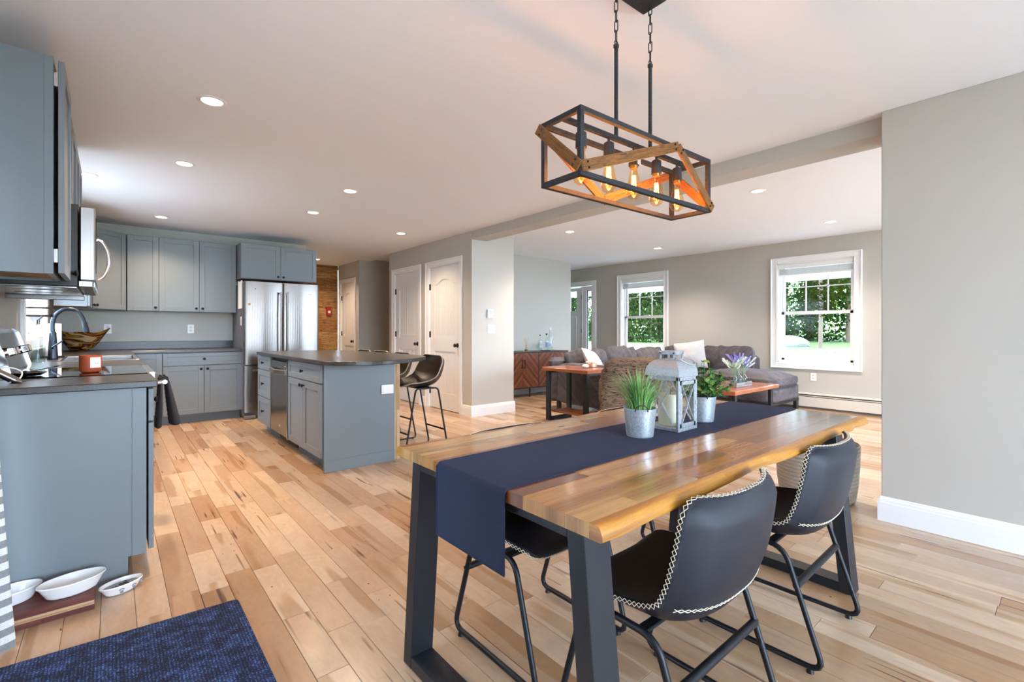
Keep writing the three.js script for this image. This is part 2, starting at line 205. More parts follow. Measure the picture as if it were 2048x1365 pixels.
// floor: every board of its own; the farthest ones joined
{
  const floor = struct('floor');
  add(floor, 'subfloor', bx(-0.64, 7.95, -0.16, -0.0185, -9.75, 3.75, 0), mat(0x6b4a30, 0.9));
  const r = rng(41), W = 0.1083, all = [];
  const cs = Math.cos(0.70127), sn = Math.sin(0.70127);
  for (let k = -3; ; k++) {
    const x0 = -0.252 + W * k, x1 = x0 + W; if (x0 > 7.95) break; if (x1 < -0.6) continue;
    let z = 3.75 - r() * 0.9;
    if (x0 < 3.55 || x0 > 3.8) all.push([x0, x1, z, 3.75]);
    while (z > -9.75) {
      const L = [0.42, 0.55, 0.7, 0.85, 1.0, 1.2][Math.floor(r() * 6)] * (0.9 + 0.2 * r()), e = Math.max(-9.75, z - L);
      all.push([x0, x1, e, z]); z = e;
    }
  }
  const scored = all.map((p, i) => {
    const x = (p[0] + p[1]) / 2, z = (p[2] + p[3]) / 2, d = x * sn - z * cs, s = x * cs + z * sn, u = 1024 + 947 * s / d, v = 662 + 947 * 1.13 / d;
    const inV = d > 0.3 && u > -60 && u < 2110 && v < 1460, hidden = (x < 0.12 && z < -2.8) || (x > 1.3 && x < 1.9 && z < -3.9 && z > -5.9) || (x > 3.5 && z > -0.7) || (x > 3.62 && x < 4.4 && z < -5.1) || z < -9.6;
    return { p, i, score: inV && !hidden ? (p[3] - p[2]) / (d * d * d) : 0 };
  }).sort((a, b) => b.score - a.score);
  const rest = maple.map(() => []);
  scored.forEach(({ p, i, score }, rank) => {
    const q = rng(1000 + i), m = Math.floor(q() * 6), g = 0.0006, geo = bx(p[0] + g, p[1] - g, -0.018, 0, p[2] + g, p[3] - g, 0.0012, 'z', q() * 7, q() * 7);
    if (rank < 300 && score > 0) add(floor, 'plank', geo, maple[m]); else rest[m].push(geo);
  });
  rest.forEach((l, k) => { const o = add(floor, 'planking', M(l), maple[k]); o.userData.kind = 'stuff'; });
}
struct('ceiling', bx(-0.64, 3.72, CH, CH + 0.16, -9.75, 3.75, 0), MT.ceil);
struct('ceiling', bx(3.72, 7.95, LH, LH + 0.125, -8.75, 0.66, 0), MT.ceil);
struct('ceiling', bx(3.72, 7.95, LH + 0.125, LH + 0.2, -9.75, 3.75, 0), MT.ceil);
// x-plane or z-plane wall with openings [a0,a1,y0,y1]
function wallBoxes(a0, a1, y1, holes) {
  const out = []; let a = a0; for (const [h0, h1, b, t] of holes.slice().sort((p, q) => p[0] - q[0])) { if (h0 > a) out.push([a, h0, 0, y1]); if (b > 0) out.push([h0, h1, 0, b]); if (t < y1) out.push([h0, h1, t, y1]); a = h1; } if (a < a1) out.push([a, a1, 0, y1]); return out;
}
const wallX = (x0, x1, z0, z1, y1, holes = []) => M(wallBoxes(z0, z1, y1, holes).map(([a, b, c, d]) => bx(x0, x1, c, d, a, b, 0)));
const wallZ = (z0, z1, x0, x1, y1, holes = []) => M(wallBoxes(x0, x1, y1, holes).map(([a, b, c, d]) => bx(a, b, c, d, z0, z1, 0)));
const PD = [-2.42, -1.3, 0, 2.06], SW = [-6.12, -4.78, 1.06, 2.1], RD = [-0.25, 3.25, 0, 2.25], NW = [4.05, 7.65, 0.12, 2.36], RW = [-2.931, -1.930, 0.652, 2.156], LW = [-5.845, -4.87, 0.652, 2.156], ED = [-7.82, -6.585, 0, 2.11];  // unseen PD, RD and NW openings sized for the daylight they admit
struct('wall_left', wallX(-0.64, XL, -7.73, 3.75, CH, [PD, SW]), MT.wall);
struct('wall_back', wallZ(-7.73, ZB, -0.49, 2.27, CH), MT.wall);
struct('wall_hall', M([bx(2.12, 2.27, 0, CH, -9.6, -7.73, 0), bx(3.5, 3.62, 2.16, CH, -9.6, -8.55, 0), bx(3.5, 3.62, 0, 2.16, -8.76, -8.55, 0), bx(3.5, 3.62, 0, 2.16, -9.6, -9.46, 0), bx(3.62, 3.7, 0, CH, -9.6, -8.7, 0)]), MT.wall);
struct('wall_passage', M([bx(3.62, 7.95, 0, LH, -8.7, -8.55, 0), bx(6.72, 6.87, 0, LH, -8.55, -6.5, 0)]), MT.wall);
struct('wall_closet', M([wallX(3.6, 3.72, -7.5, -5.08, CH, [[-7.302, -6.475, 0, 2.075], [-6.19, -5.36, 0, 2.075]]), bx(3.72, 4.32, 0, LH, -6.35, -5.08, 0), bx(3.72, 6.72, 0, LH, -7.5, -6.5, 0)]), MT.wall);
struct('wall_dining_side', bx(3.513, 3.85, 0, CH, -0.738, 3.75, 0.004), MT.wall);
struct('wall_front', wallX(XW, 7.95, -8.7, 0.66, LH, [RW, LW, ED]), MT.wall);
struct('wall_sideboard', wallZ(-6.5, -6.35, 4.32, 6.87, LH), MT.wall);
struct('wall_living_end', wallZ(0.5, 0.65, 3.85, XW, LH, [NW]), MT.wall);
struct('wall_rear', wallZ(ZR, 3.75, XL, 3.513, CH, [RD]), MT.wall);
struct('trim_beam', bx(3.605, 3.845, 2.333, LH + 0.01, -5.08, -0.738, 0.003), MT.wall);
// shiplap boards across the end of the hall
{
  const w = struct('wall_plank'); add(w, 'backing', bx(2.27, 3.5, 0, CH, -9.75, -9.62, 0), barnWood[3]);
  const r = rng(5); let y = 0.002; while (y < CH - 0.02) { const h = Math.min(0.105 + r() * 0.03, CH - y - 0.003); let x = 2.28; const cut = r() < 0.4 ? 2.6 + r() * 0.6 : 9; for (const e of [cut, 3.49]) { if (e > 3.5 || e <= x) continue; add(w, 'plank', bx(x, e - 0.002, y, y + h - 0.003, -9.62, -9.6 + r() * 0.004, 0.002, 'x', r() * 5, r() * 5), barnWood[Math.floor(r() * 4)]); x = e; } y += h; }
}
// baseboards with a moulded top
const bbShape = (h = 0.135) => poly([[0, 0], [0.016, 0], [0.016, h * 0.76], [0.012, h * 0.79], [0.012, h * 0.88], [0.006, h * 0.93], [0.006, h * 0.97], [0, h]]);
function baseboard(name, x0, z0, x1, z1, h = 0.135) {   // runs from a to b, room on the left of the direction
  const L = Math.hypot(x1 - x0, z1 - z0), g = ext(bbShape(h), L), t = Math.atan2(x1 - x0, z1 - z0); g.applyMatrix4(new THREE.Matrix4().makeRotationY(t)); g.translate(x0, 0, z0); return g;
}
struct('baseboard_dining_side', M([baseboard('', 3.513, 3.6, 3.513, -0.738, 0.145), baseboard('', 3.497, -0.738, 3.85, -0.738, 0.145)]), MT.trim);
struct('baseboard_closet', M([baseboard('', 3.6, -5.08, 3.6, -5.285, 0.145), baseboard('', 3.6, -6.264, 3.6, -6.398, 0.145), baseboard('', 4.336, -5.08, 3.584, -5.08, 0.145), baseboard('', 3.6, -7.378, 3.6, -7.5, 0.145)]), MT.trim);
struct('baseboard_sideboard', baseboard('', 6.87, -6.35, 4.32, -6.35, 0.145), MT.trim);
struct('baseboard_passage', baseboard('', 6.7, -8.55, 3.5, -8.55, 0.145), MT.trim);
struct('baseboard_closet_side', baseboard('', 4.32, -6.35, 4.32, -5.08, 0.145), MT.trim);

// ------------------------------------------------------------------ panelled interior doors (local: width along x, room towards +z, hinges at -x)
function panelDoor(n, pos, ry, w = 0.80, h = 2.04, knobX = 1) {
  const g = struct('door_' + n); g.position.set(...pos); g.rotation.y = ry;
  const T = 0.035, rect = (x0, x1, y0, y1) => poly([[x0, y0], [x1, y0], [x1, y1], [x0, y1]]);
  const slab = rect(-w / 2, w / 2, 0.008, h), px = w / 2 - 0.115;
  const arch = (x, y0, y1, rise) => { const p = new THREE.Path(); p.moveTo(-x, y0); p.lineTo(-x, y1); p.bezierCurveTo(-x * 0.55, y1, -x * 0.5, y1 + rise, 0, y1 + rise); p.bezierCurveTo(x * 0.5, y1 + rise, x * 0.55, y1, x, y1); p.lineTo(x, y0); p.closePath(); return p; };
  const low = (x, y0, y1) => { const p = new THREE.Path(); p.moveTo(-x, y0); p.lineTo(-x, y1); p.lineTo(x, y1); p.lineTo(x, y0); p.closePath(); return p; };
  slab.holes.push(arch(px, 1.02, 1.80, 0.075), low(px, 0.24, 0.84));
  add(g, 'slab', M([ext(slab, T).translate(0, 0, -T - 0.02), bx(-w / 2 + 0.02, w / 2 - 0.02, 0.05, h - 0.03, -T - 0.016, -T - 0.004, 0)]), MT.door);
  const mould = (p) => { const s = new THREE.Shape(p.getPoints(10)); s.holes.push(new THREE.Path(p.getPoints(10).map((q) => { const c = new THREE.Vector2(0, (p.getPoints(10).reduce((m, v) => m + v.y, 0) / p.getPoints(10).length)); return q.clone().sub(c).multiplyScalar(0.94).add(c); }))); return ext(s, 0.012); };
  add(g, 'panel_moulding', M([mould(arch(px, 1.02, 1.80, 0.075)), mould(low(px, 0.24, 0.84))]).translate(0, 0, -0.04), MT.door);
  const nb = Math.round((2 * px - 0.03) / 0.062), bw = (2 * px - 0.03) / nb;
  for (let i = 0; i < nb; i++) { const x0 = -px + 0.015 + i * bw, m = (x0 + bw / 2) / px, top = 1.80 + 0.06 * Math.max(0, 1 - m * m * 1.25); add(g, 'bead_board', bx(x0 + 0.002, x0 + bw - 0.002, 1.035, top, -0.045, -0.033, 0.004), MT.door); add(g, 'bead_board', bx(x0 + 0.002, x0 + bw - 0.002, 0.255, 0.825, -0.045, -0.033, 0.004), MT.door); }
  const cs = 0.072; // casing: stepped profile
  const cas = (x0, x1, y0, y1) => [bx(x0, x1, y0, y1, 0, 0.014, 0.002)];
  add(g, 'casing', M([cas(-w / 2 - 0.012 - cs, -w / 2 - 0.012, 0, h + 0.012 + cs), cas(w / 2 + 0.012, w / 2 + 0.012 + cs, 0, h + 0.012 + cs), cas(-w / 2 - 0.012, w / 2 + 0.012, h + 0.012, h + 0.012 + cs),
    bx(-w / 2 - 0.014 - cs, -w / 2 - 0.012 - cs + 0.02, 0.001, h + 0.014 + cs, 0, 0.024, 0.004), bx(w / 2 + 0.012 + cs - 0.02, w / 2 + 0.014 + cs, 0.001, h + 0.014 + cs, 0, 0.024, 0.004), bx(-w / 2 - cs, w / 2 + cs, h + 0.012 + cs - 0.02, h + 0.013 + cs, 0, 0.0235, 0.004)]), MT.trim);
  add(g, 'jamb', M([bx(-w / 2 - 0.013, -w / 2 - 0.003, 0, h + 0.01, -0.11, 0, 0), bx(w / 2 + 0.003, w / 2 + 0.013, 0, h + 0.01, -0.11, 0, 0), bx(-w / 2 - 0.013, w / 2 + 0.013, h + 0.003, h + 0.013, -0.11, 0, 0)]), MT.trim);
  for (const y of [0.25, 1.08, 1.78]) add(g, 'hinge', M([cyl(0.007, 0.007, 0.09, 10, -w / 2 - 0.004, y, -0.012), bx(-w / 2 - 0.006, -w / 2 + 0.02, y - 0.045, y + 0.045, -0.021, -0.018, 0)]), MT.bronze);
  const k = mv(lathe([[0, 0.062], [0.018, 0.06], [0.027, 0.048], [0.027, 0.04], [0.016, 0.03], [0.011, 0.022], [0.011, 0.008], [0.03, 0.006], [0.032, 0]], 20), knobX * (w / 2 - 0.07), 0.93, -0.02, PI / 2);
  add(g, 'door_knob', k, MT.bronze); return g;
}
panelDoor(1, [3.6, 0, -6.888], -PI / 2, 0.80, 2.06);
panelDoor(2, [3.6, 0, -5.775], -PI / 2, 0.80, 2.06);
panelDoor(3, [3.5, 0, -9.11], -PI / 2, 0.67, 2.06);
// entry door with sidelight (local +z into the room)
{
  const g = struct('door_4'); g.position.set(XW, 0, -7.2025); g.rotation.y = -PI / 2;   // local x -> +z
  const zx = (z) => z + 7.2025, fr = (x0, x1, y0, y1) => bx(x0, x1, y0, y1, -0.06, -0.015, 0.004);
  const hole = (o, i, t = 0.04) => { const s = poly([[o[0], o[2]], [o[1], o[2]], [o[1], o[3]], [o[0], o[3]]]); s.holes.push(poly([[i[0], i[2]], [i[1], i[2]], [i[1], i[3]], [i[0], i[3]]])); return ext(s, t); };
  const dr = [zx(-7.81), zx(-6.897), 0.01, 2.07], gl = [zx(-7.67), zx(-7.045), 1.57, 2.0];
  add(g, 'slab', hole(dr, gl, 0.045).translate(0, 0, -0.06), MT.door);
  add(g, 'pane', bx(gl[0], gl[1], gl[2], gl[3], -0.04, -0.036, 0), MT.pane);
  for (const x of [-7.46, -7.25]) add(g, 'muntin', bx(zx(x) - 0.01, zx(x) + 0.01, 1.57, 2.0, -0.05, -0.026, 0.002), MT.door);
  add(g, 'raised_panel', M([bx(zx(-7.66), zx(-7.38), 0.25, 1.45, -0.02, -0.008, 0.006), bx(zx(-7.32), zx(-7.05), 0.25, 1.45, -0.02, -0.008, 0.006)]), MT.door);
  const sl = [zx(-6.87), zx(-6.588), 0.01, 2.09], sg = [zx(-6.763), zx(-6.627), 0.35, 2.0];
  add(g, 'sidelight_frame', hole(sl, sg, 0.06).translate(0, 0, -0.07), MT.trim);
  add(g, 'sidelight_seal', hole([sg[0], sg[1], sg[2], sg[3]], [sg[0] + 0.012, sg[1] - 0.006, sg[2] + 0.01, sg[3] - 0.012], 0.02).translate(0, 0, -0.05), MT.bronze);
  add(g, 'pane', bx(sg[0], sg[1], sg[2], sg[3], -0.05, -0.046, 0), MT.pane);
  add(g, 'mullion', bx(zx(-6.897), zx(-6.868), 0, 2.1, -0.08, 0.0, 0.002), MT.trim);
  add(g, 'casing', M([bx(zx(-6.585), zx(-6.48), 0, 2.2, 0, 0.02, 0.003), bx(zx(-7.92), zx(-7.82), 0, 2.2, 0, 0.02, 0.003), bx(zx(-7.82), zx(-6.585), 2.1, 2.2, 0, 0.02, 0.003)]), MT.trim);
  for (const y of [0.3, 1.13, 1.86]) add(g, 'hinge', M([cyl(0.009, 0.009, 0.1, 10, zx(-6.89), y, -0.008), bx(zx(-6.915), zx(-6.885), y - 0.05, y + 0.05, -0.017, -0.013, 0)]), MT.bronze);
}
// ------------------------------------------------------------------ windows (local: width along x, room towards +z, origin at the sill line)
function doubleHung(n, pos, ry, w, h, lites = true, cased = true) {
  const g = struct('window_' + n); g.position.set(...pos); g.rotation.y = ry;
  const a = w / 2, c = 0.085, D = 0.15;
  if (cased) add(g, 'casing', M([bx(-a - c, -a, -c, h + c, 0, 0.018, 0.003), bx(a, a + c, -c, h + c, 0, 0.018, 0.003), bx(-a, a, h, h + c, 0, 0.018, 0.003), bx(-a, a, -c, 0, 0, 0.018, 0.003),
    bx(-a - c - 0.002, -a - c + 0.02, -c - 0.002, h + c + 0.002, 0, 0.03, 0.006), bx(a + c - 0.02, a + c + 0.002, -c - 0.002, h + c + 0.002, 0, 0.03, 0.006), bx(-a - c + 0.01, a + c - 0.01, h + c - 0.02, h + c + 0.0015, 0, 0.0295, 0.006), bx(-a - c + 0.01, a + c - 0.01, -c - 0.0015, -c + 0.02, 0, 0.0295, 0.006), bx(-a - 0.004, -a + 0.008, 0, h, 0, 0.024, 0.004), bx(a - 0.008, a + 0.004, 0, h, 0, 0.024, 0.004)]), MT.trim);
  add(g, 'jamb', M([bx(-a, -a + 0.02, 0, h, -D, 0, 0), bx(a - 0.02, a, 0, h, -D, 0, 0), bx(-a, a, 0, 0.02, -D, 0, 0), bx(-a, a, h - 0.02, h, -D, 0, 0), bx(-a + 0.02, -a + 0.035, 0.02, h - 0.02, -D, -0.075, 0.002), bx(a - 0.035, a - 0.02, 0.02, h - 0.02, -D, -0.075, 0.002), bx(-a + 0.02, a - 0.02, 0.02, 0.035, -D, -0.06, 0.002)]), MT.trim);
  const sash = (y0, y1, z, name) => { const s = 0.042, i = a - 0.036; return add(g, name, M([bx(-i, -i + s, y0, y1, z - 0.028, z, 0.003), bx(i - s, i, y0, y1, z - 0.028, z, 0.003), bx(-i, i, y0, y0 + s, z - 0.028, z, 0.003), bx(-i, i, y1 - s, y1, z - 0.028, z, 0.003)]), MT.trim); };
  const mid = h * 0.487, up = sash(mid, h - 0.02, -0.115, 'upper_sash'), lo = sash(0.025, mid + 0.035, -0.083, 'lower_sash'), i = a - 0.072;
  add(up, 'pane', bx(-i, i, mid + 0.04, h - 0.06, -0.131, -0.128, 0), MT.pane); add(lo, 'pane', bx(-i, i, 0.066, mid - 0.005, -0.099, -0.096, 0), MT.pane);
  if (lites) { for (const k of [-1, 1]) add(up, 'muntin', bx(k * i / 3 - 0.008, k * i / 3 + 0.008, mid + 0.04, h - 0.06, -0.137, -0.121, 0.002), MT.trim); const y = (mid + h - 0.02) / 2 + 0.03; add(up, 'muntin', bx(-i, i, y - 0.008, y + 0.008, -0.137, -0.121, 0.002), MT.trim); add(up, 'sash_lock', bx(-0.02, 0.02, mid + 0.038, mid + 0.05, -0.11, -0.085, 0.003), MT.trim); }
  return g;
}
doubleHung(1, [XW, RW[2], (RW[0] + RW[1]) / 2], -PI / 2, RW[1] - RW[0], RW[3] - RW[2]);
doubleHung(2, [XW, LW[2], (LW[0] + LW[1]) / 2], -PI / 2, LW[1] - LW[0], LW[3] - LW[2]);
doubleHung(3, [XL, SW[2], (SW[0] + SW[1]) / 2], PI / 2, SW[1] - SW[0], SW[3] - SW[2], false);
doubleHung(4, [5.85, NW[2], 0.5], PI, NW[1] - NW[0], NW[3] - NW[2], false);
function slider(n, pos, ry, w, h) {
  const g = struct('door_' + n); g.position.set(...pos); g.rotation.y = ry; const a = w / 2;
  add(g, 'jamb', M([bx(-a, -a + 0.04, 0, h, -0.15, 0, 0.003), bx(a - 0.04, a, 0, h, -0.15, 0, 0.003), bx(-a, a, h - 0.04, h, -0.15, 0, 0.003), bx(-a, a, 0, 0.03, -0.15, 0, 0.003)]), MT.trim);
  for (const [x0, x1, z] of [[-a + 0.04, 0.03, -0.06], [-0.03, a - 0.04, -0.11]]) { const s = 0.075, p = add(g, 'sliding_panel', M([bx(x0, x0 + s, 0.03, h - 0.04, z - 0.035, z, 0.003), bx(x1 - s, x1, 0.03, h - 0.04, z - 0.035, z, 0.003), bx(x0, x1, 0.03, 0.03 + s, z - 0.035, z, 0.003), bx(x0, x1, h - 0.04 - s, h - 0.04, z - 0.035, z, 0.003)]), MT.trim); add(p, 'pane', bx(x0 + s, x1 - s, 0.03 + s, h - 0.04 - s, z - 0.019, z - 0.016, 0), MT.pane); }
}
slider(5, [XL, 0, (PD[0] + PD[1]) / 2], PI / 2, PD[1] - PD[0], PD[3]);
slider(6, [(RD[0] + RD[1]) / 2, 0, ZR], PI, RD[1] - RD[0], RD[3]);
// raised blinds
function blind(label, z0, z1, y1, drop) {
  const g = thing('window_blind', label, 'blind', [XW, 0, (z0 + z1) / 2], -PI / 2, 'raised slatted blinds'), a = (z1 - z0) / 2 - 0.024;
  add(g, 'head_rail', bx(-a, a, y1 - 0.045, y1 - 0.005, -0.06, -0.012, 0.003), MT.white); add(g, 'valance', bx(-a, a, y1 - 0.062, y1 - 0.001, -0.01, -0.002, 0.004), MT.white);
  const n = 9; for (let i = 0; i < n; i++) { const y = y1 - 0.064 - (i + 1) * (drop - 0.09) / n; add(g, 'slat', bx(-a, a, y, y + 0.0035, -0.062 + 0.002 * (i % 2), -0.014 + 0.002 * (i % 2), 0.001), MT.white); }
  add(g, 'bottom_rail', bx(-a, a, y1 - drop, y1 - drop + 0.024, -0.063, -0.012, 0.004), MT.white);
  for (const s of [-0.7, 0.7]) add(g, 'lift_cord', bx(s * a - 0.002, s * a + 0.002, y1 - drop, y1 - 0.05, -0.012, -0.009, 0), MT.white);
}
blind('white slatted blind pulled up in the window above the chaise', RW[0], RW[1], RW[3] - 0.02, 0.17);
blind('white slatted blind pulled up in the narrower-looking window by the entry door', LW[0], LW[1], LW[3] - 0.02, 0.17);

// ------------------------------------------------------------------ outdoors
const groundY = (x) => (x < 9.5 ? -0.3 : x < 17.5 ? lerp(-0.3, 0.40, (x - 9.5) / 8) : lerp(0.46, 1.1, (x - 17.5) / 30));
{
  const xs = [-40, -20, -8, 0, 9.5, 11, 14, 17.4, 17.6, 18.2, 19, 20, 22, 25, 30, 40, 55], pos = [], uv = [], idx = []; const zs = [-60, -30, -15, 0, 15, 40];
  xs.forEach((x) => zs.forEach((z) => { pos.push(x, groundY(x), z); uv.push(x, z); })); for (let i = 0; i + 1 < xs.length; i++) for (let j = 0; j + 1 < zs.length; j++) { const a = i * zs.length + j, b = a + 1, c = a + zs.length, d = c + 1; idx.push(a, b, d, a, d, c); }
  const g = new THREE.BufferGeometry(); g.setAttribute('position', new THREE.Float32BufferAttribute(pos, 3)); g.setAttribute('uv', new THREE.Float32BufferAttribute(uv, 2)); g.setIndex(idx); g.computeVertexNormals();
  struct('ground', g, mat(0x566b34, 0.95, { map: rep(lawnT, 3, 3) }));
  const dv = grid(4, 4, (u, v) => { const x = lerp(10.8, 17.35, u), z = lerp(-60, 40, v); return [x, groundY(x) + 0.015, z]; }); struct('driveway', dv, mat(0x73716c, 0.9));
  { const f = thing('added_shade_fence', 'added pale board fence blocking sky light at the sink window', 'fence', [-3.3, -0.1, -5.4]); const fm = mat(0xd5d2cc, 0.9); for (let i = 0; i < 30; i++) add(f, 'board', bx(-0.012, 0.012, 0, 2.7, -3 + i * 0.2, -2.803 + i * 0.2, 0.002), fm); for (const y of [0.4, 2.2]) add(f, 'rail', bx(-0.06, -0.012, y, y + 0.09, -3, 3, 0.002), fm); for (const z of [-2.9, 0, 2.9]) add(f, 'post', bx(-0.15, -0.06, 0, 2.75, z - 0.045, z + 0.045, 0.002), fm); }  // unseen fence added to cut the sky light through the sink window
  struct('bounce_patio', M([bx(-6.5, -0.64, -0.3, -0.1, -8, 8.5, 0.01), bx(-0.64, 9.0, -0.3, -0.1, 3.75, 8.5, 0.01), bx(3.85, 9.0, -0.3, -0.1, 0.65, 3.75, 0.01)]), mat(0xcbcac8, 0.85));  // unseen pale slab added to bounce neutral light onto the ceiling
  struct('porch_floor', bx(7.95, 10.25, -0.32, -0.06, -11, 2, 0.01), mat(0xcfcac2, 0.8));
  struct('porch', M([bx(7.95, 10.3, 2.36, 2.5, -11, 2, 0)]), mat(0x9a958d, 0.8));
  struct('trim_porch_beam', M([bx(10.05, 10.25, 2.1, 2.36, -11, 2, 0.004)]), MT.trim);
  for (const z of [-10.8, 1.6]) struct('trim_porch_post', bx(10.05, 10.25, -0.06, 2.1, z - 0.1, z + 0.1, 0.005), MT.trim);
  struct('roof', M([poly([[-1.2, 2.6], [10.7, 2.5], [10.7, 2.62], [3.6, 5.2], [-1.2, 2.75]])].map((s) => ext(s, 14).translate(0, 0, -11.2))), mat(0x565458, 0.9));
}
function leafMesh(r, blobs, n, size, cols) {
  const pos = [], col = [], nor = [];
  for (let k = 0; k < n; k++) {
    const b = blobs[Math.floor(r() * blobs.length)], th = r() * 2 * PI, ph = Math.acos(2 * r() - 1), rad = b[3] * Math.pow(0.35 + 0.65 * r(), 0.5);
    const c = [b[0] + rad * Math.sin(ph) * Math.cos(th), b[1] + rad * 0.85 * Math.cos(ph), b[2] + rad * Math.sin(ph) * Math.sin(th)];
    const s = size * (0.6 + 0.8 * r()), d = new THREE.Vector3(r() - 0.5, r() - 0.65, r() - 0.5).normalize(), e = new THREE.Vector3(r() - 0.5, r() - 0.5, r() - 0.5).cross(d).normalize(), nn = d.clone().cross(e);
    const C = cols[Math.floor(r() * cols.length)], q = (i, j) => [c[0] + d.x * i * s + e.x * j * s, c[1] + d.y * i * s + e.y * j * s, c[2] + d.z * i * s + e.z * j * s];
    const a = q(-0.5, 0), b1 = q(0, 0.3), c1 = q(0.6, 0), d1 = q(0, -0.3); for (const p of [a, b1, c1, a, c1, d1]) { pos.push(...p); col.push(...C); nor.push(nn.x, nn.y, nn.z); }
  }
  const g = new THREE.BufferGeometry(); g.setAttribute('position', new THREE.Float32BufferAttribute(pos, 3)); g.setAttribute('normal', new THREE.Float32BufferAttribute(nor, 3)); g.setAttribute('color', new THREE.Float32BufferAttribute(col, 3)); return g;
}
const lin = (h) => new THREE.Color(h).toArray(), leafM = mat(0xffffff, 0.6, { vertexColors: true, transmission: 0.5 }), barkM = mat(0x5b4a3c, 0.95);
function tree(label, x, z, h, wid, seed, cols, name = 'broadleaf_tree', leaves = 1500, size = 0.24, bare = 0.28, group) {
  const t = thing(name, label, name.includes('shrub') ? 'shrub' : 'tree', [x, groundY(x) - 0.05, z], 0, group), r = rng(seed), blobs = [];
  for (let i = 0; i < 11; i++) { const y = lerp(bare, 0.95, i / 10), w = wid * (0.35 + 0.65 * Math.sin(PI * clamp((y - bare) / (1 - bare) * 0.8 + 0.15))); blobs.push([(r() - 0.5) * w, y * h, (r() - 0.5) * w, w * (0.35 + 0.2 * r())]); }
  add(t, 'foliage', leafMesh(r, blobs, leaves, size, cols.map(lin)), leafM).userData.kind = 'stuff';
  add(t, 'trunk', spline([[0, 0, 0], [0.05 * wid * (r() - 0.5), h * 0.35, 0.06 * (r() - 0.5)], [0.1 * (r() - 0.5), h * 0.85, 0.1 * (r() - 0.5)]], 0.018 * h, 10, 7), barkM);
  return t;
}
{
  const G1 = [0x6d9440, 0x83a84c, 0x577c38, 0x97b65c], G2 = [0x527a40, 0x628c4a, 0x446836, 0x7aa05a], G3 = [0x7a9e5a, 0x90b06e, 0x648a4a, 0xa9c07c], r = rng(77);
  const where = [['seen through the upper pane nearest the dining wall', 25, -6.4], ['behind the pale young lawn tree', 27, -8.6], ['behind the white boulder', 25.5, -10.4], ['left of the boulder in the chaise window', 27, -12.2], ['in the gap between the two front windows', 25, -14.2], ['right of the panes of the window by the entry', 26, -16.4], ['filling the middle of the window by the entry', 25, -18.3], ['left in the window by the entry', 27, -20.6], ['seen through the entry sidelight', 25.5, -22.6], ['seen through the lite of the entry door', 26, -25.4], ['beyond the entry sidelight, farther back', 31, -28.5], ['far right of the front windows', 27, -4.2], ['farthest right of the row across the drive', 25.5, -1.8]];
  where.forEach(([l, x, z], i) => tree(`tall leafy tree ${l}`, x, z, 7.2 + 1.6 * r(), 3.4 + r(), 300 + i, [G1, G2, G3][i % 3], 'broadleaf_tree', 7000, 0.16, 0.10, 'row of trees across the drive'));
  [[30.5, -7.2], [31, -11.2], [30, -15.4], [30.5, -19.4], [31, -23.5]].forEach(([x, z], i) => tree(`dark tree in the second row, ${['first', 'second', 'third', 'fourth', 'fifth'][i]} from the right`, x, z, 10, 4.6, 500 + i, G2, 'broadleaf_tree', 5000, 0.24, 0.05, 'second row of the wood'));
  tree('pale yellow-green young tree on the lawn in the chaise window', 19.6, -5.9, 3.75, 1.35, 901, [0x6d7a2a, 0x5f7026, 0x788434, 0x546a26], 'young_tree', 1500, 0.12, 0.40);
  [[21.5, -4.3, 'at the right edge of the chaise window', G3], [21.8, -8.5, 'between the boulder and the young tree', G2], [21.6, -10.1, 'at the left edge of the chaise window', G3], [21.2, -14.0, 'low in the right of the window by the entry', G3], [21.6, -15.7, 'low in the middle of the window by the entry', G1], [21.4, -17.4, 'low in the left of the window by the entry', G3], [21, -19.6, 'at the foot of the entry sidelight', G1]].forEach(([x, z, l, c], i) => tree(`loose green shrub ${l}`, x, z, 1.5 + 0.5 * r(), 1.9, 700 + i, c, 'shrub', 1300, 0.15, 0.06, 'shrubs along the wood edge'));
  const st = new THREE.IcosahedronGeometry(0.62, 3), p = st.attributes.position; for (let i = 0; i < p.count; i++) { const k = 1 + 0.35 * (N64(p.getX(i) * 3 + 20, p.getZ(i) * 3 + p.getY(i) * 2 + 20) - 0.5); p.setXYZ(i, p.getX(i) * k * 0.9, Math.max(-0.15, p.getY(i) * k * 0.52), p.getZ(i) * k * 1.15); } st.computeVertexNormals();
  const boulderM = mat(0x77756f, 0.9, { bumpMap: rep(noiseB, 2, 2), bumpScale: 0.05 });
  solo('boulder', 'pale rounded boulder lying on the lawn outside the chaise window', 'rock', toCreasedNormals(st, 0.6), boulderM, [20.4, groundY(20.4) + 0.1, -7.25]);
}

// ------------------------------------------------------------------ kitchen cabinets (local: front faces +z, carcass behind z = 0)
const CT = 0.90, knobG = mv(lathe([[0, 0.028], [0.010, 0.0275], [0.0155, 0.023], [0.0155, 0.019], [0.008, 0.014], [0.006, 0.004], [0.008, 0]], 14), 0, 0, 0, PI / 2);
function shaker(w, h, rail = 0.058) { return M([bx(-w / 2, -w / 2 + rail, -h / 2, h / 2, 0, 0.02, 0.0015), bx(w / 2 - rail, w / 2, -h / 2, h / 2, 0, 0.02, 0.0015), bx(-w / 2 + rail, w / 2 - rail, h / 2 - rail, h / 2, 0, 0.02, 0.0015), bx(-w / 2 + rail, w / 2 - rail, -h / 2, -h / 2 + rail, 0, 0.02, 0.0015), bx(-w / 2 + rail - 0.001, w / 2 - rail + 0.001, -h / 2 + rail - 0.001, h / 2 - rail + 0.001, 0.002, 0.011, 0)]); }
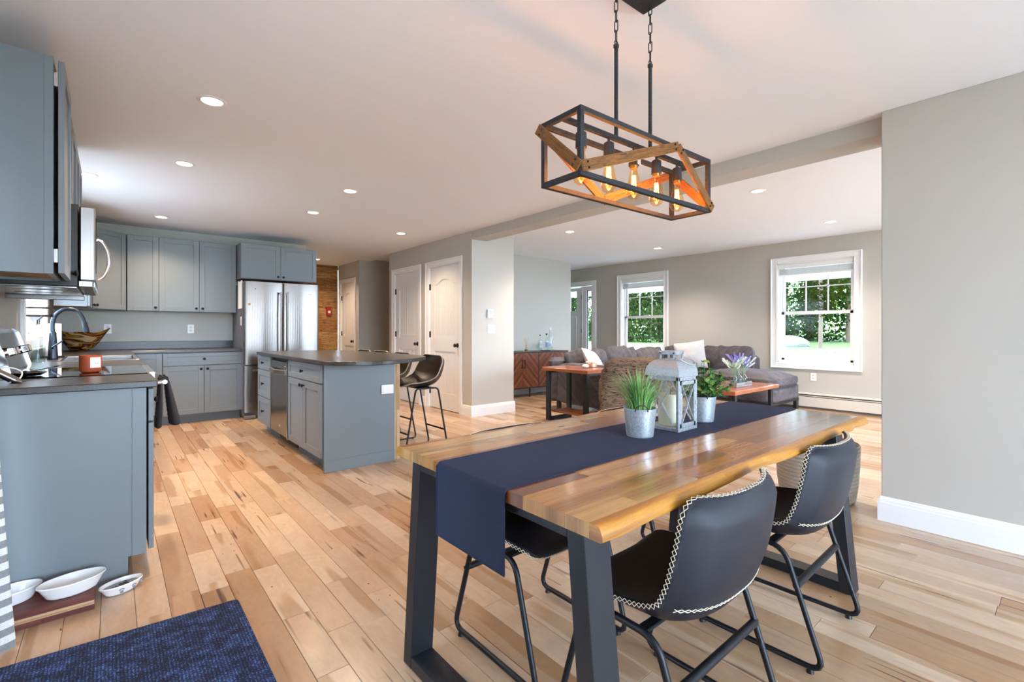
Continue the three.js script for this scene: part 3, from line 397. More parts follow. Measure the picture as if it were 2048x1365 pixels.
function front(g, kind, x0, x1, y0, y1, knob) {
  const w = x1 - x0 - 0.004, h = y1 - y0 - 0.004, o = add(g, kind, shaker(w, h, kind === 'drawer_front' && h < 0.2 ? 0.045 : 0.058), MT.cab); o.position.set((x0 + x1) / 2, (y0 + y1) / 2, 0.002);
  if (knob) { const k = add(o, 'knob', knobG, MT.knob); k.position.set(knob[0] * (w / 2 - 0.032), knob[1] * (h / 2 - 0.04), 0.02); }
  return o;
}
function upper(label, pos, ry, w, y0, y1, d, doors, extra) {
  const g = thing('upper_cabinet', label, 'cabinet', pos, ry); add(g, 'carcass', M([bx(-w / 2, w / 2, y0 + 0.016, y1, -d, 0, 0), bx(-w / 2, -w / 2 + 0.016, y0, y0 + 0.016, -d, 0, 0), bx(w / 2 - 0.016, w / 2, y0, y0 + 0.016, -d, 0, 0), bx(-w / 2 + 0.016, w / 2 - 0.016, y0, y0 + 0.016, -0.02, 0, 0)]), MT.cab);
  add(g, 'underside', bx(-w / 2 + 0.016, w / 2 - 0.016, y0 + 0.011, y0 + 0.0155, -d, -0.0205, 0), MT.cabIn, 'bare wood underside');
  let x = -w / 2; doors.forEach((dw, i) => { const s = doors.length > 1 ? (i === 0 ? 1 : -1) : 1; front(g, 'door', x, x + dw, y0 + 0.002, y1 - 0.002, [s, -1]); x += dw; }); if (extra) extra(g); return g;
}
function base(label, pos, ry, w, d, fronts, toe = true, name = 'base_cabinet') {
  const g = thing(name, label, 'cabinet', pos, ry); add(g, 'carcass', bx(-w / 2, w / 2, toe ? 0.105 : 0, 0.868, -d, 0, 0.001), MT.cab);
  if (toe) add(g, 'toe_kick', bx(-w / 2, w / 2, 0, 0.105, -d, -0.072, 0.001), MT.toe);
  for (const f of fronts) front(g, ...f); return g;
}
// left run against the range wall (local x runs towards the back wall)
{
  const g = base('grey base cabinet whose flat end panel faces the blue mat', [0.121, 0, -2.995], PI / 2, 0.44, 0.608, [['drawer_front', -0.22, 0.22, 0.708, 0.862, [0, 0]], ['door', -0.22, 0.22, 0.112, 0.704, [1, 1]]]);
  add(g, 'end_panel', M([ext(poly([[-0.608, 0], [-0.066, 0], [-0.066, 0.106], [0, 0.106], [0, 0.868], [-0.608, 0.868]]), 0.012).rotateY(-PI / 2).translate(-0.22, 0, 0), bx(-0.236, -0.22, 0.106, 0.868, -0.052, 0, 0.001)]), MT.cab);
  g.children.forEach((c) => { if (c.name === 'door' || c.name === 'drawer_front') c.position.z += 0.006; });
  upper('grey wall cabinet at the left edge above the charcoal counter end', [-0.19, 0, -3.0], PI / 2, 0.43, 1.372, 2.286, 0.30, [0.43], (c) => { add(c, 'end_panel', M([bx(-0.226, -0.2155, 1.371, 2.287, -0.30, -0.028, 0), bx(-0.229, -0.2155, 1.371, 2.287, -0.028, 0.0005, 0.001)]), MT.cab); for (const y of [1.45, 2.2]) add(c, 'hinge', bx(-0.214, -0.19, y - 0.03, y + 0.03, 0.0, 0.014, 0.002), MT.chrome); c.children.forEach((q) => { if (q.name === 'door') { q.position.z += 0.012; } }); });
  upper('grey wall cabinet right above the microwave', [-0.19, 0, -3.603], PI / 2, 0.766, 1.775, 2.286, 0.30, [0.383, 0.383]);
  upper('grey wall cabinet between microwave and sink window', [-0.19, 0, -4.33], PI / 2, 0.676, 1.372, 2.286, 0.30, [0.338, 0.338]);
  upper('grey wall cabinet between sink window and corner cabinet', [-0.19, 0, -6.62], PI / 2, 0.69, 1.372, 2.286, 0.30, [0.69]);
  base('grey base cabinet between the range and the apron sink', [0.121, 0, -4.425], PI / 2, 0.87, 0.608, [['drawer_front', -0.43, 0.43, 0.708, 0.862, [0, 0]], ['door', -0.43, 0, 0.112, 0.704, [1, 1]], ['door', 0, 0.43, 0.112, 0.704, [-1, 1]]]);
  base('grey base cabinet under the apron sink', [0.121, 0, -5.29], PI / 2, 0.84, 0.608, []).children[0].geometry = bx(-0.42, 0.42, 0.105, 0.64, -0.608, 0, 0.001);
  base('grey base cabinet between the apron sink and the corner', [0.121, 0, -6.33], PI / 2, 1.22, 0.608, [['door', -0.6, -0.01, 0.112, 0.862, [1, 1]], ['door', 0, 0.58, 0.112, 0.862, [-1, 1]]]);
}
// back run
{
  // diagonal corner cabinet
  const g = thing('corner_wall_cabinet', 'grey diagonal wall cabinet in the corner by the sink', 'cabinet', [0, 0, 0]);
  add(g, 'carcass', ext(poly([[-0.488, 7.578], [-0.488, 6.97], [-0.188, 6.97], [0.118, 7.276], [0.118, 7.578]]), 0.914).rotateX(-PI / 2).translate(0, 1.372, 0), MT.cab);
  const dr = new THREE.Group(); dr.name = 'door_assembly'; const D = front(g, 'door', -0.205, 0.205, 1.376, 2.282, [-1, -1]); D.position.set((-0.188 + 0.118) / 2 + 0.004, 1.829, -(6.97 + 7.276) / 2 + 0.004); D.rotation.y = PI / 4;
  upper('narrow single-door grey wall cabinet beside the corner cabinet', [0.287, 0, -7.276], 0, 0.305, 1.372, 2.286, 0.302, [0.305]);
  upper('wide double-door grey wall cabinet beside the fridge', [0.858, 0, -7.276], 0, 0.836, 1.372, 2.286, 0.302, [0.418, 0.418]);
  upper('short deep grey cabinet over the fridge', [1.762, 0, -7.02], 0, 0.958, 1.82, 2.286, 0.556, [0.479, 0.479]);
  base('grey base cabinet with wide drawer and two doors beside the fridge', [0.872, 0, -6.97], 0, 0.832, 0.606, [['drawer_front', -0.416, 0.416, 0.708, 0.862, [0, 0]], ['door', -0.416, 0, 0.112, 0.704, [1, 1]], ['door', 0, 0.416, 0.112, 0.704, [-1, 1]]]);
  const c = base('grey corner base cabinet next to the wide drawer cabinet', [0.289, 0, -6.97], 0, 0.33, 0.606, [['door', -0.14, 0.165, 0.112, 0.862, null]]);
}
// worktops
const slab = (pts, t = 0.028) => ext(poly(pts.map(([x, z]) => [x, -z])), t - 0.008, { bevelEnabled: true, bevelThickness: 0.004, bevelSize: 0.004, bevelOffset: -0.004, bevelSegments: 2 }).rotateX(-PI / 2).translate(0, CT - t + 0.004, 0);
const slabB = (x0, x1, z0, z1) => bx(x0, x1, CT - 0.03, CT, z0, z1, 0.004);
solo('worktop', 'short charcoal worktop end between range and left edge', 'worktop', M([slabB(-0.488, 0.162, -3.212, -2.742)]), MT.counter);
solo('worktop', 'L-shaped charcoal worktop running past the sink to the fridge', 'worktop', M([bx(-0.488, 0.168, CT - 0.03, CT, -4.868, -3.985, 0.003), bx(-0.488, -0.316, CT - 0.03, CT, -5.712, -4.868, 0), bx(-0.488, 0.168, CT - 0.03, CT, -6.925, -5.712, 0.003), bx(-0.488, 1.29, CT - 0.03, CT, -7.578, -6.925, 0.003), bx(-0.488, 1.29, CT, CT + 0.098, -7.578, -7.558, 0.003), bx(-0.488, -0.468, CT, CT + 0.098, -7.558, -3.99, 0.003)]), MT.counter);
// apron sink
{
  const g = thing('apron_sink', 'steel apron-front sink set into the charcoal worktop', 'sink', [0, 0, 0]);
  add(g, 'basin', M([bx(-0.345, 0.145, 0.68, CT + 0.004, -4.888, -4.87, 0.005), bx(-0.345, 0.145, 0.68, CT + 0.004, -5.71, -5.692, 0.005), bx(-0.315, -0.297, 0.68, CT + 0.004, -5.692, -4.888, 0.005), bx(-0.327, 0.145, 0.68, 0.70, -5.692, -4.888, 0)]), MT.steelD);
  add(g, 'apron', bx(0.145, 0.172, 0.655, CT + 0.004, -5.71, -4.87, 0.006), MT.steel);
  add(g, 'drain', cyl(0.04, 0.04, 0.006, 20, -0.09, 0.703, -5.29), MT.chrome);
}
{ // pull-down faucet, curving out over the sink
  const g = thing('faucet', 'dark blue-grey gooseneck faucet arching over the sink', 'faucet', [-0.365, CT, -5.3]);
  add(g, 'body', lathe([[0, 0], [0.034, 0], [0.034, 0.008], [0.031, 0.02], [0.022, 0.21], [0.017, 0.225], [0, 0.225]], 24), MT.faucet);
  add(g, 'spout', spline([[0, 0.2, 0], [0, 0.30, 0], [0.02, 0.365, 0], [0.075, 0.408, 0], [0.14, 0.398, 0], [0.175, 0.345, 0], [0.188, 0.30, 0]], 0.0145, 40, 12), MT.faucet);
  add(g, 'spray_head', mv(lathe([[0, -0.09], [0.019, -0.09], [0.02, -0.08], [0.016, 0], [0, 0]], 18), 0.188, 0.305, 0, 0, 0, 0.18), MT.faucet);
  add(g, 'lever', M([rod([0, 0.09, 0.02], [0.0, 0.10, 0.06], 0.009), rod([0, 0.10, 0.06], [0.06, 0.15, 0.065], 0.006)]), MT.faucet);
}
// range
{
  const g = thing('range', 'slide-in electric range with black glass top beside the counter end', 'range', [0, 0, -3.6]);
  add(g, 'body', bx(-0.47, 0.125, 0.02, CT - 0.012, -0.374, 0.374, 0.003), MT.black);
  add(g, 'cooktop', bx(-0.40, 0.148, CT - 0.012, CT + 0.004, -0.377, 0.377, 0.003), MT.glassBlack);
  add(g, 'front_trim', M([bx(0.148, 0.185, CT - 0.035, CT + 0.005, -0.378, 0.378, 0.008), bx(0.125, 0.15, CT - 0.06, CT - 0.012, -0.376, 0.376, 0.003)]), MT.steel);
  add(g, 'oven_door', bx(0.125, 0.165, 0.20, CT - 0.07, -0.374, 0.374, 0.004), MT.steel); add(g, 'oven_window', bx(0.164, 0.168, 0.34, 0.66, -0.27, 0.27, 0.002), MT.glassBlack);
  add(g, 'oven_handle', M([rod([0.225, 0.845, -0.33], [0.225, 0.845, 0.33], 0.012, 12), rod([0.16, 0.835, -0.31], [0.225, 0.845, -0.31], 0.01), rod([0.16, 0.835, 0.31], [0.225, 0.845, 0.31], 0.01)]), MT.steel);
  add(g, 'warming_drawer', bx(0.125, 0.16, 0.04, 0.19, -0.374, 0.374, 0.004), MT.steel);
  const guard = poly([[-0.475, 0], [-0.385, 0.0], [-0.375, 0.03], [-0.425, 0.215], [-0.445, 0.235], [-0.475, 0.235]]);
  add(g, 'backguard', ext(guard, 0.73, { bevelEnabled: true, bevelThickness: 0.006, bevelSize: 0.004, bevelSegments: 2 }).translate(0, CT + 0.003, -0.365), MT.steelD);
  for (const z of [0.366, -0.378]) add(g, 'end_cap', ext(poly([[-0.478, 0], [-0.375, 0], [-0.363, 0.03], [-0.415, 0.222], [-0.44, 0.242], [-0.478, 0.242]]), 0.012).translate(0, CT + 0.003, z), MT.chrome);
  for (const z of [0.28, 0.17, -0.17, -0.28]) add(g, 'control_knob', M([mv(cyl(0.022, 0.026, 0.02, 18), -0.392, CT + 0.125, z, 0, 0, -PI / 2 + 0.26), mv(cb(0.03, 0.042, 0.03, 0.006), -0.372, CT + 0.131, z, 0, 0, 0.26)]), MT.chrome);
  add(g, 'display', mv(cb(0.004, 0.06, 0.2, 0.001), -0.4, CT + 0.125, 0, 0, 0, 0.26), MT.glassBlack);
  for (const [x, z, r] of [[-0.22, 0.19, 0.1], [-0.22, -0.19, 0.08], [0.03, 0.19, 0.08], [0.03, -0.19, 0.11]]) add(g, 'burner_ring', mv(new THREE.RingGeometry(r - 0.003, r, 40), x, CT + 0.0045, z, -PI / 2), mat(0x3a3a3d, 0.3));
}
// microwave over the range
{
  const g = thing('microwave', 'over-the-range microwave with curved silver handle', 'microwave', [0, 0, -3.603]);
  add(g, 'body', bx(-0.485, -0.132, 1.352, 1.765, -0.38, 0.38, 0.003), MT.black);
  add(g, 'door', M([bx(-0.126, -0.066, 1.385, 1.76, -0.2, 0.38, 0.006), bx(-0.126, -0.07, 1.385, 1.76, -0.38, -0.204, 0.006)]), MT.steel); add(g, 'door_window', bx(-0.067, -0.063, 1.43, 1.72, -0.1, 0.3, 0.002), MT.glassBlack);
  add(g, 'handle', spline([[-0.066, 1.675, -0.16], [-0.046, 1.66, -0.16], [-0.022, 1.61, -0.16], [-0.016, 1.555, -0.16], [-0.024, 1.50, -0.16], [-0.046, 1.45, -0.16], [-0.066, 1.435, -0.16]], 0.010, 32, 10), MT.chrome);
  add(g, 'vent_grille', M([bx(-0.13, -0.075, 1.352, 1.383, -0.38, 0.38, 0.003), ...Array.from({ length: 12 }, (_, i) => bx(-0.072, -0.069, 1.355, 1.38, -0.36 + i * 0.06, -0.32 + i * 0.06, 0))]), MT.steelD);
  add(g, 'underside', M([bx(-0.47, -0.135, 1.344, 1.353, -0.37, 0.37, 0.002), ...[0.12, -0.12].map((z) => bx(-0.40, -0.2, 1.340, 1.346, z - 0.09, z + 0.09, 0.002))]), MT.steelD); add(g, 'rear_lip', bx(-0.47, -0.13, 1.318, 1.345, -0.376, -0.34, 0.003), MT.steelD);
}
// fridge
{
  const g = thing('refrigerator', 'stainless french-door refrigerator with bottom freezer', 'refrigerator', [1.733, 0, -6.75]), W = 0.455;
  add(g, 'cabinet_body', bx(-W + 0.005, W - 0.005, 0.03, 1.745, -0.80, -0.075, 0.004), MT.fridgeSide);
  const dr = (x0, x1, y0, y1) => { const n = 10, s = new THREE.Shape(); s.moveTo(x0, -0.07); s.lineTo(x1, -0.07); s.lineTo(x1, -0.008); const m = (x0 + x1) / 2; s.bezierCurveTo(x1 - 0.006, 0, m + 0.06, 0.012, m, 0.012); s.bezierCurveTo(m - 0.06, 0.012, x0 + 0.006, 0, x0, -0.008); s.closePath(); const e = ext(s, y1 - y0, { curveSegments: n }); e.rotateX(-PI / 2); e.scale(1, 1, -1); e.index || 0; return toCreasedNormals(e.translate(0, y0, 0), 0.5); };
  const fix = (e) => { const p = e.attributes.position; for (let i = 0; i < p.count; i += 3) { const a = [p.getX(i + 1), p.getY(i + 1), p.getZ(i + 1)]; p.setXYZ(i + 1, p.getX(i + 2), p.getY(i + 2), p.getZ(i + 2)); p.setXYZ(i + 2, ...a); } e.computeVertexNormals(); return e; };
  const door = (n, x0, x1, y0, y1) => add(g, n, toCreasedNormals(fix(dr(x0, x1, y0, y1)), 0.5), MT.fridgeFront);
  const L = door('fridge_door', -W, -0.004, 0.70, 1.762), R = door('fridge_door', 0.004, W, 0.70, 1.762), F = door('freezer_drawer', -W, W, 0.09, 0.685);
  const hd = (x) => { const e = M([bar([x, 1.64, 0.045], [x, 1.3, 0.058], 0.026, 0.018, [1, 0, 0], 0.006), bar([x, 1.3, 0.058], [x, 0.96, 0.058], 0.026, 0.018, [1, 0, 0], 0.006), bar([x, 0.96, 0.058], [x, 0.76, 0.045], 0.026, 0.018, [1, 0, 0], 0.006), rod([x, 1.62, 0.0], [x, 1.62, 0.045], 0.009), rod([x, 0.78, 0.0], [x, 0.78, 0.045], 0.009)]); return e; };
  add(L, 'handle', hd(-0.043), MT.steel); add(R, 'handle', hd(0.043), MT.steel); add(F, 'handle', M([bar([-0.38, 0.63, 0.05], [0.38, 0.63, 0.05], 0.018, 0.026), rod([-0.36, 0.63, 0], [-0.36, 0.63, 0.05], 0.009), rod([0.36, 0.63, 0], [0.36, 0.63, 0.05], 0.009)]), MT.chrome);
  add(g, 'hinge_foot', M([bx(-W, -W + 0.13, 0.004, 0.05, -0.07, -0.01, 0.008), bx(W - 0.13, W, 0.004, 0.05, -0.07, -0.01, 0.008), bx(-W + 0.02, W - 0.02, 0.005, 0.08, -0.75, -0.09, 0.004)]), mat(0x6e6a68, 0.5));
  const logo = canvasTex(256, 64, (c, w, h) => { c.fillStyle = '#b3b2b0'; c.fillRect(0, 0, w, h); c.fillStyle = '#5d5c5c'; c.font = 'italic 44px sans-serif'; c.textAlign = 'center'; c.fillText('Whirlpool', w / 2, 46); });
  add(R, 'brand_badge', new THREE.PlaneGeometry(0.075, 0.018).translate(0.32, 1.63, 0.0085), mat(0xffffff, 0.35, { map: logo, metalness: 0.6 }));
}
solo('magnet', 'small square amber magnet on the left fridge door', 'magnet', bx(-0.012, 0.012, -0.014, 0.014, 0, 0.005, 0.001), mat(0xb98a30, 0.5), [1.332, 1.47, -6.748], 0);
[['left dot magnet of the three near the fridge top', 1.40], ['middle dot magnet of the three near the fridge top', 1.478], ['right dot magnet of the three near the fridge top', 1.508]].forEach(([l, x]) => solo('magnet', `tiny dark ${l}`, 'magnet', mv(cyl(0.006, 0.006, 0.006, 12), 0, 0, 0, PI / 2), MT.black, [x, 1.67, -6.742], 0, 'dot magnets on the fridge'));
{ const g = thing('wall_calendar', 'white paper pad hanging on the side of the fridge', 'calendar', [1.2805, 1.42, -7.0]); for (let i = 0; i < 5; i++) add(g, 'sheet', bx(-0.010 + i * 0.0018, -0.0088 + i * 0.0018, 0.002 * i, 0.36, -0.11, 0.12, 0), MT.paper); add(g, 'clip', bx(-0.014, 0, 0.35, 0.372, -0.03, 0.04, 0.003), MT.black); }
{ const g = thing('gift_tag', 'small white tag on a cord under the paper pad', 'tag', [1.272, 1.2, -6.93]); add(g, 'card', bx(-0.002, 0.002, 0, 0.115, -0.03, 0.03, 0), MT.paper); add(g, 'cord', rod([0, 0.112, 0], [0, 0.2, 0], 0.0015, 5), MT.black); }

// ------------------------------------------------------------------ island
{
  const zc = -4.882, X = 1.28;
  const c1 = base('island cabinet with drawer and two doors, nearest the dining table', [X, 0, -4.288], -PI / 2, 0.90, 0.58, [['drawer_front', -0.45, 0.45, 0.708, 0.862, [0, 0]], ['door', -0.45, 0, 0.112, 0.704, [1, 1]], ['door', 0, 0.45, 0.112, 0.704, [-1, 1]]], true, 'island_cabinet');
  const c2 = base('island cabinet stacked with three drawers at the fridge end', [X, 0, -5.67], -PI / 2, 0.55, 0.58, [['drawer_front', -0.275, 0.275, 0.708, 0.862, [0, 0]], ['drawer_front', -0.275, 0.275, 0.412, 0.704, [0, 0]], ['drawer_front', -0.275, 0.275, 0.112, 0.408, [0, 0]]], true, 'island_cabinet');
  add(c1, 'end_panel', M([bx(0.4505, 0.466, 0.095, 0.868, -0.605, -0.02, 0), bx(0.4505, 0.469, 0.095, 0.868, -0.02, 0.0005, 0.001), bx(0.4505, 0.470, 0, 0.095, -0.605, -0.0, 0.002)]), MT.cab);
  add(c1, 'toe_vent', bx(-0.42, -0.18, 0.02, 0.085, -0.073, -0.0705, 0.001), MT.gapShade);
  const bp = solo('island_back_panel', 'bare pale wood panel along the stool side of the island', 'panel', bx(1.888, 1.945, 0, 0.868, -5.80, -3.838, 0.002, 'y'), MT.woodRaw);
  const d = thing('dishwasher', 'stainless dishwasher between the two island cabinets', 'dishwasher', [X, 0, -5.068], -PI / 2);
  add(d, 'tub', bx(-0.30, 0.30, 0.1, 0.866, -0.57, -0.005, 0.002), MT.black); add(d, 'door', bx(-0.293, 0.297, 0.115, 0.835, -0.004, 0.024, 0.005), MT.steelD);
  add(d, 'edge_trim', bx(0.288, 0.299, 0.10, 0.85, -0.004, 0.026, 0.003), MT.chrome); add(d, 'handle', M([bar([-0.27, 0.735, 0.034], [0.0, 0.73, 0.056], 0.022, 0.05, [0, 1, 0], 0.006), bar([0.0, 0.73, 0.056], [0.27, 0.735, 0.034], 0.022, 0.05, [0, 1, 0], 0.006), bx(-0.28, -0.255, 0.71, 0.76, 0.02, 0.045, 0.004), bx(0.255, 0.28, 0.71, 0.76, 0.02, 0.045, 0.004)]), MT.steel);
  add(d, 'toe_plate', bx(-0.298, 0.298, 0.01, 0.1, -0.09, -0.07, 0.002), MT.black); add(d, 'badge', mv(cyl(0.016, 0.016, 0.003, 18), 0.05, 0.2, 0.025, PI / 2), MT.chrome); add(d, 'indicator', mv(cyl(0.006, 0.006, 0.003, 10), 0.24, 0.79, 0.025, PI / 2), MT.white);
  // worktop with a bowed near end and an overhang on the stool side
  const s = new THREE.Shape(); const Q = [[1.222, 5.985], [1.222, 3.70]]; s.moveTo(1.222, 5.83); s.lineTo(1.222, 3.80); s.bezierCurveTo(1.222, 3.60, 1.25, 3.52, 1.34, 3.47); s.bezierCurveTo(1.55, 3.37, 1.80, 3.44, 2.06, 3.66); s.bezierCurveTo(2.17, 3.75, 2.21, 3.82, 2.22, 3.98); s.bezierCurveTo(2.26, 4.5, 2.22, 5.2, 2.12, 5.55); s.bezierCurveTo(2.08, 5.75, 2.0, 5.83, 1.88, 5.83); s.closePath();
  solo('island_worktop', 'charcoal island worktop with a bowed rounded end', 'worktop', ext(s, 0.024, { bevelEnabled: true, bevelThickness: 0.004, bevelSize: 0.004, bevelOffset: -0.004, bevelSegments: 2, curveSegments: 24 }).rotateX(-PI / 2).translate(0, CT - 0.028, 0), MT.counter);
  const op = thing('wall_plate', 'blank white outlet plate on the island end panel', 'outlet', [1.815, 0.627, -3.8175]); add(op, 'plate', bx(-0.056, 0.056, -0.039, 0.039, 0, 0.006, 0.002), MT.white); add(op, 'cover', bx(-0.042, 0.042, -0.028, 0.028, 0.005, 0.0085, 0.002), MT.white);
}
// wall plates
function plate(label, pos, ry, kind) {
  const g = thing('wall_plate', label, kind === 'switch' ? 'switch' : 'outlet', pos, ry); const w = kind === 'switch' ? 0.058 : 0.036; add(g, 'plate', bx(-w, w, -0.058, 0.058, 0, 0.006, 0.002), MT.white);
  if (kind === 'switch') for (const x of [-0.023, 0.023]) add(g, 'toggle', bx(x - 0.006, x + 0.006, -0.014, 0.014, 0.005, 0.014, 0.002), MT.white);
  else for (const y of [-0.021, 0.021]) { const s = add(g, 'socket', mv(cyl(0.0165, 0.0165, 0.004, 18), 0, y, 0.006, PI / 2), mat(0xe4e2de, 0.4)); add(s, 'slot', M([bx(-0.008, -0.005, y - 0.006, y + 0.006, 0.0078, 0.0088, 0), bx(0.005, 0.008, y - 0.006, y + 0.006, 0.0078, 0.0088, 0)]), MT.gapShade); }
}
plate('white duplex outlet on the kitchen wall next to the glass bowl', [-0.042, 1.155, -7.579], 0);
plate('white duplex outlet on the kitchen wall below the wide wall cabinet', [0.80, 1.155, -7.579], 0);
plate('white double light switch on the pale wall by the second closet door', [3.915, 1.155, -5.079], 0, 'switch');
plate('white outlet on the wall under the chaise window', [7.798, 0.46, -2.435], -PI / 2);
{ const g = thing('thermostat', 'small white thermostat above the double light switch', 'thermostat', [3.89, 1.36, -5.079]); add(g, 'case', bx(-0.045, 0.045, -0.055, 0.065, 0, 0.022, 0.006), MT.white); add(g, 'screen', bx(-0.022, 0.034, 0.0, 0.045, 0.021, 0.0235, 0.002), mat(0xa9c3d6, 0.2)); add(g, 'side_dial', bx(-0.046, -0.036, -0.04, 0.05, 0.003, 0.026, 0.003), mat(0xd7dbe0, 0.4)); }
{ const g = thing('fire_alarm', 'small red fire alarm pull box on the plank wall', 'alarm', [3.30, 1.51, -9.594]); add(g, 'box', bx(-0.045, 0.045, -0.075, 0.075, 0, 0.05, 0.006), mat(0xa11c1c, 0.4)); add(g, 'pull_handle', bx(-0.024, 0.024, -0.03, 0.02, 0.05, 0.062, 0.005), MT.white); add(g, 'mount', bx(-0.06, 0.06, 0.07, 0.1, 0, 0.02, 0.004), mat(0x8a1515, 0.4)); }

// ------------------------------------------------------------------ things on the worktops
{ // terracotta candle jar with printed paper label
  const g = thing('candle_jar', 'terracotta candle jar with white paper label on the range edge', 'candle', [-0.09, CT + 0.005, -3.45]);
  add(g, 'jar', lathe([[0, 0], [0.036, 0], [0.045, 0.008], [0.047, 0.03], [0.047, 0.092], [0.043, 0.092], [0.043, 0.06], [0, 0.06]], 40), MT.terracotta);
  const lt = canvasTex(256, 256, (c, w, h) => { c.fillStyle = '#efebe6'; c.fillRect(0, 0, w, h); c.fillStyle = '#8d8884'; c.font = '58px sans-serif'; c.fillText('A P', 96, 172); });
  const lab = grid(16, 2, (u, v) => { const a = lerp(-0.15, 0.95, u); return [0.0475 * Math.sin(a + 0.15), 0.026 + v * 0.056, 0.0475 * Math.cos(a + 0.15)]; }); add(g, 'paper_label', lab, mat(0xffffff, 0.7, { map: lt })); add(g, 'wax', cyl(0.042, 0.042, 0.004, 30, 0, 0.062, 0), mat(0xe8dcc8, 0.6)); add(g, 'wick', cyl(0.0015, 0.0015, 0.012, 6, 0, 0.069, 0), MT.black);
}
{ const g = thing('glass_bottle', 'clear square glass bottle with pour spout beside the faucet', 'bottle', [-0.40, CT, -4.72]); add(g, 'bottle', M([lathe([[0, 0.004], [0.034, 0.004], [0.038, 0.012], [0.038, 0.16], [0.034, 0.185], [0.014, 0.235], [0.012, 0.265], [0.015, 0.27], [0.015, 0.28], [0.010, 0.28]], 24)]), MT.jarGlass); add(g, 'liquid', cyl(0.034, 0.034, 0.10, 24, 0, 0.058, 0), mat(0xeef5f3, 0.03, { transmission: 1, ior: 1.33 })); add(g, 'stopper', M([cyl(0.009, 0.011, 0.035, 14, 0, 0.292, 0), rod([0, 0.305, 0], [0.02, 0.335, 0], 0.004)]), MT.steelD); }
{ const g = thing('paper_towel_holder', 'white paper towel roll standing behind the faucet', 'paper towel', [-0.39, CT, -5.62]); add(g, 'base', cyl(0.075, 0.078, 0.014, 28, 0, 0.007, 0), MT.black); add(g, 'roll', cyl(0.058, 0.058, 0.275, 32, 0, 0.155, 0), MT.paper); add(g, 'post', M([cyl(0.006, 0.006, 0.31, 10, 0, 0.165, 0), new THREE.SphereGeometry(0.012, 12, 8).translate(0, 0.322, 0)]), MT.chrome); }
{ // swirled art glass bowl drawn out to pointed ends
  const g = thing('art_glass_bowl', 'swirled amber and red art glass bowl with pointed ends', 'bowl', [-0.27, CT + 0.005, -7.2], 0.1);
  const surf = (off) => grid(64, 14, (u, v) => { const a = u * 2 * PI, c = Math.cos(a), k = Math.pow(Math.max(0, c), 5), w = 0.045 + 0.165 * Math.pow(v, 0.6), rx = w * 0.9 * (1 + 0.36 * k * v * v), rz = w * 0.8, y = 0.215 * Math.pow(v, 1.5) + v * v * (0.03 * k + 0.035 * Math.pow(Math.max(0, -c), 3) - 0.02 * Math.sin(a) ** 2 + 0.012 * Math.sin(a * 4 + 1)) + off; return [rx * c * (1 - off * 1.2), y, rz * Math.sin(a) * (1 - off * 1.2)]; });
  add(g, 'bowl', M([surf(0), surf(0.006)]), MT.artGlass); add(g, 'foot', cyl(0.045, 0.055, 0.014, 28, 0, 0.004, 0), MT.artGlass);
}
{ const g = thing('bird_feeder', 'dark brown box feeder hanging at the sink window', 'feeder', [-0.43, 1.235, -4.98], -PI / 2); const r = (a, b, c, d, e, f) => bx(a, b, c, d, e, f, 0.002); const wd = mat(0x3b2a25, 0.6); add(g, 'roof', r(-0.03, 0.06, 0.135, 0.147, -0.105, 0.105), wd); add(g, 'frame', M([r(-0.02, 0.05, 0, 0.135, -0.09, -0.072), r(-0.02, 0.05, 0, 0.135, 0.072, 0.09), r(-0.02, 0.05, 0, 0.014, -0.09, 0.09), r(-0.02, 0.05, 0.062, 0.072, -0.09, 0.09)]), wd); add(g, 'pane', bx(0.03, 0.033, 0.014, 0.135, -0.072, 0.072, 0), MT.pane); add(g, 'seed_tray', M([mv(new THREE.ConeGeometry(0.05, 0.07, 4), 0.015, -0.036, 0, PI, PI / 4)]), mat(0xcfd3da, 0.2, { transmission: 0.6 })); }
{ const g = thing('spoon_rest', 'steel spoon rest with spoons at the left end of the range', 'spoon rest', [-0.335, CT + 0.004, -3.38]); add(g, 'dish', lathe([[0, 0], [0.06, 0.003], [0.085, 0.016], [0.087, 0.016], [0.062, 0], [0, -0.002]], 28).translate(0, 0.003, 0), MT.chrome); for (const [a, z] of [[0.2, 0.01], [0.5, -0.02]]) add(g, 'spoon', M([bar([-0.02, 0.012, z], [0.15 * Math.cos(a), 0.05, z + 0.12 * Math.sin(a)], 0.012, 0.003), mv(new THREE.SphereGeometry(0.026, 14, 8).scale(1.3, 0.3, 0.9), -0.035, 0.014, z)]), MT.chrome); }
{ const g = thing('corded_blender_wand', 'silver kitchen wand with looped white cord at the left edge', 'utensil', [-0.36, CT + 0.016, -3.03]); add(g, 'handle', mv(lathe([[0, -0.11], [0.012, -0.108], [0.017, -0.08], [0.016, 0.06], [0.022, 0.09], [0.014, 0.11], [0, 0.112]], 18), -0.03, 0.045, 0.05, 0.3, 0, 0.9), MT.steelD); add(g, 'cord', spline([[0.02, -0.010, 0.05], [0.045, 0.0, 0.02], [0.05, 0.03, -0.01], [0.01, 0.05, -0.03], [-0.04, 0.045, -0.03], [-0.07, 0.02, 0.0]], 0.003, 40, 6), MT.white); }
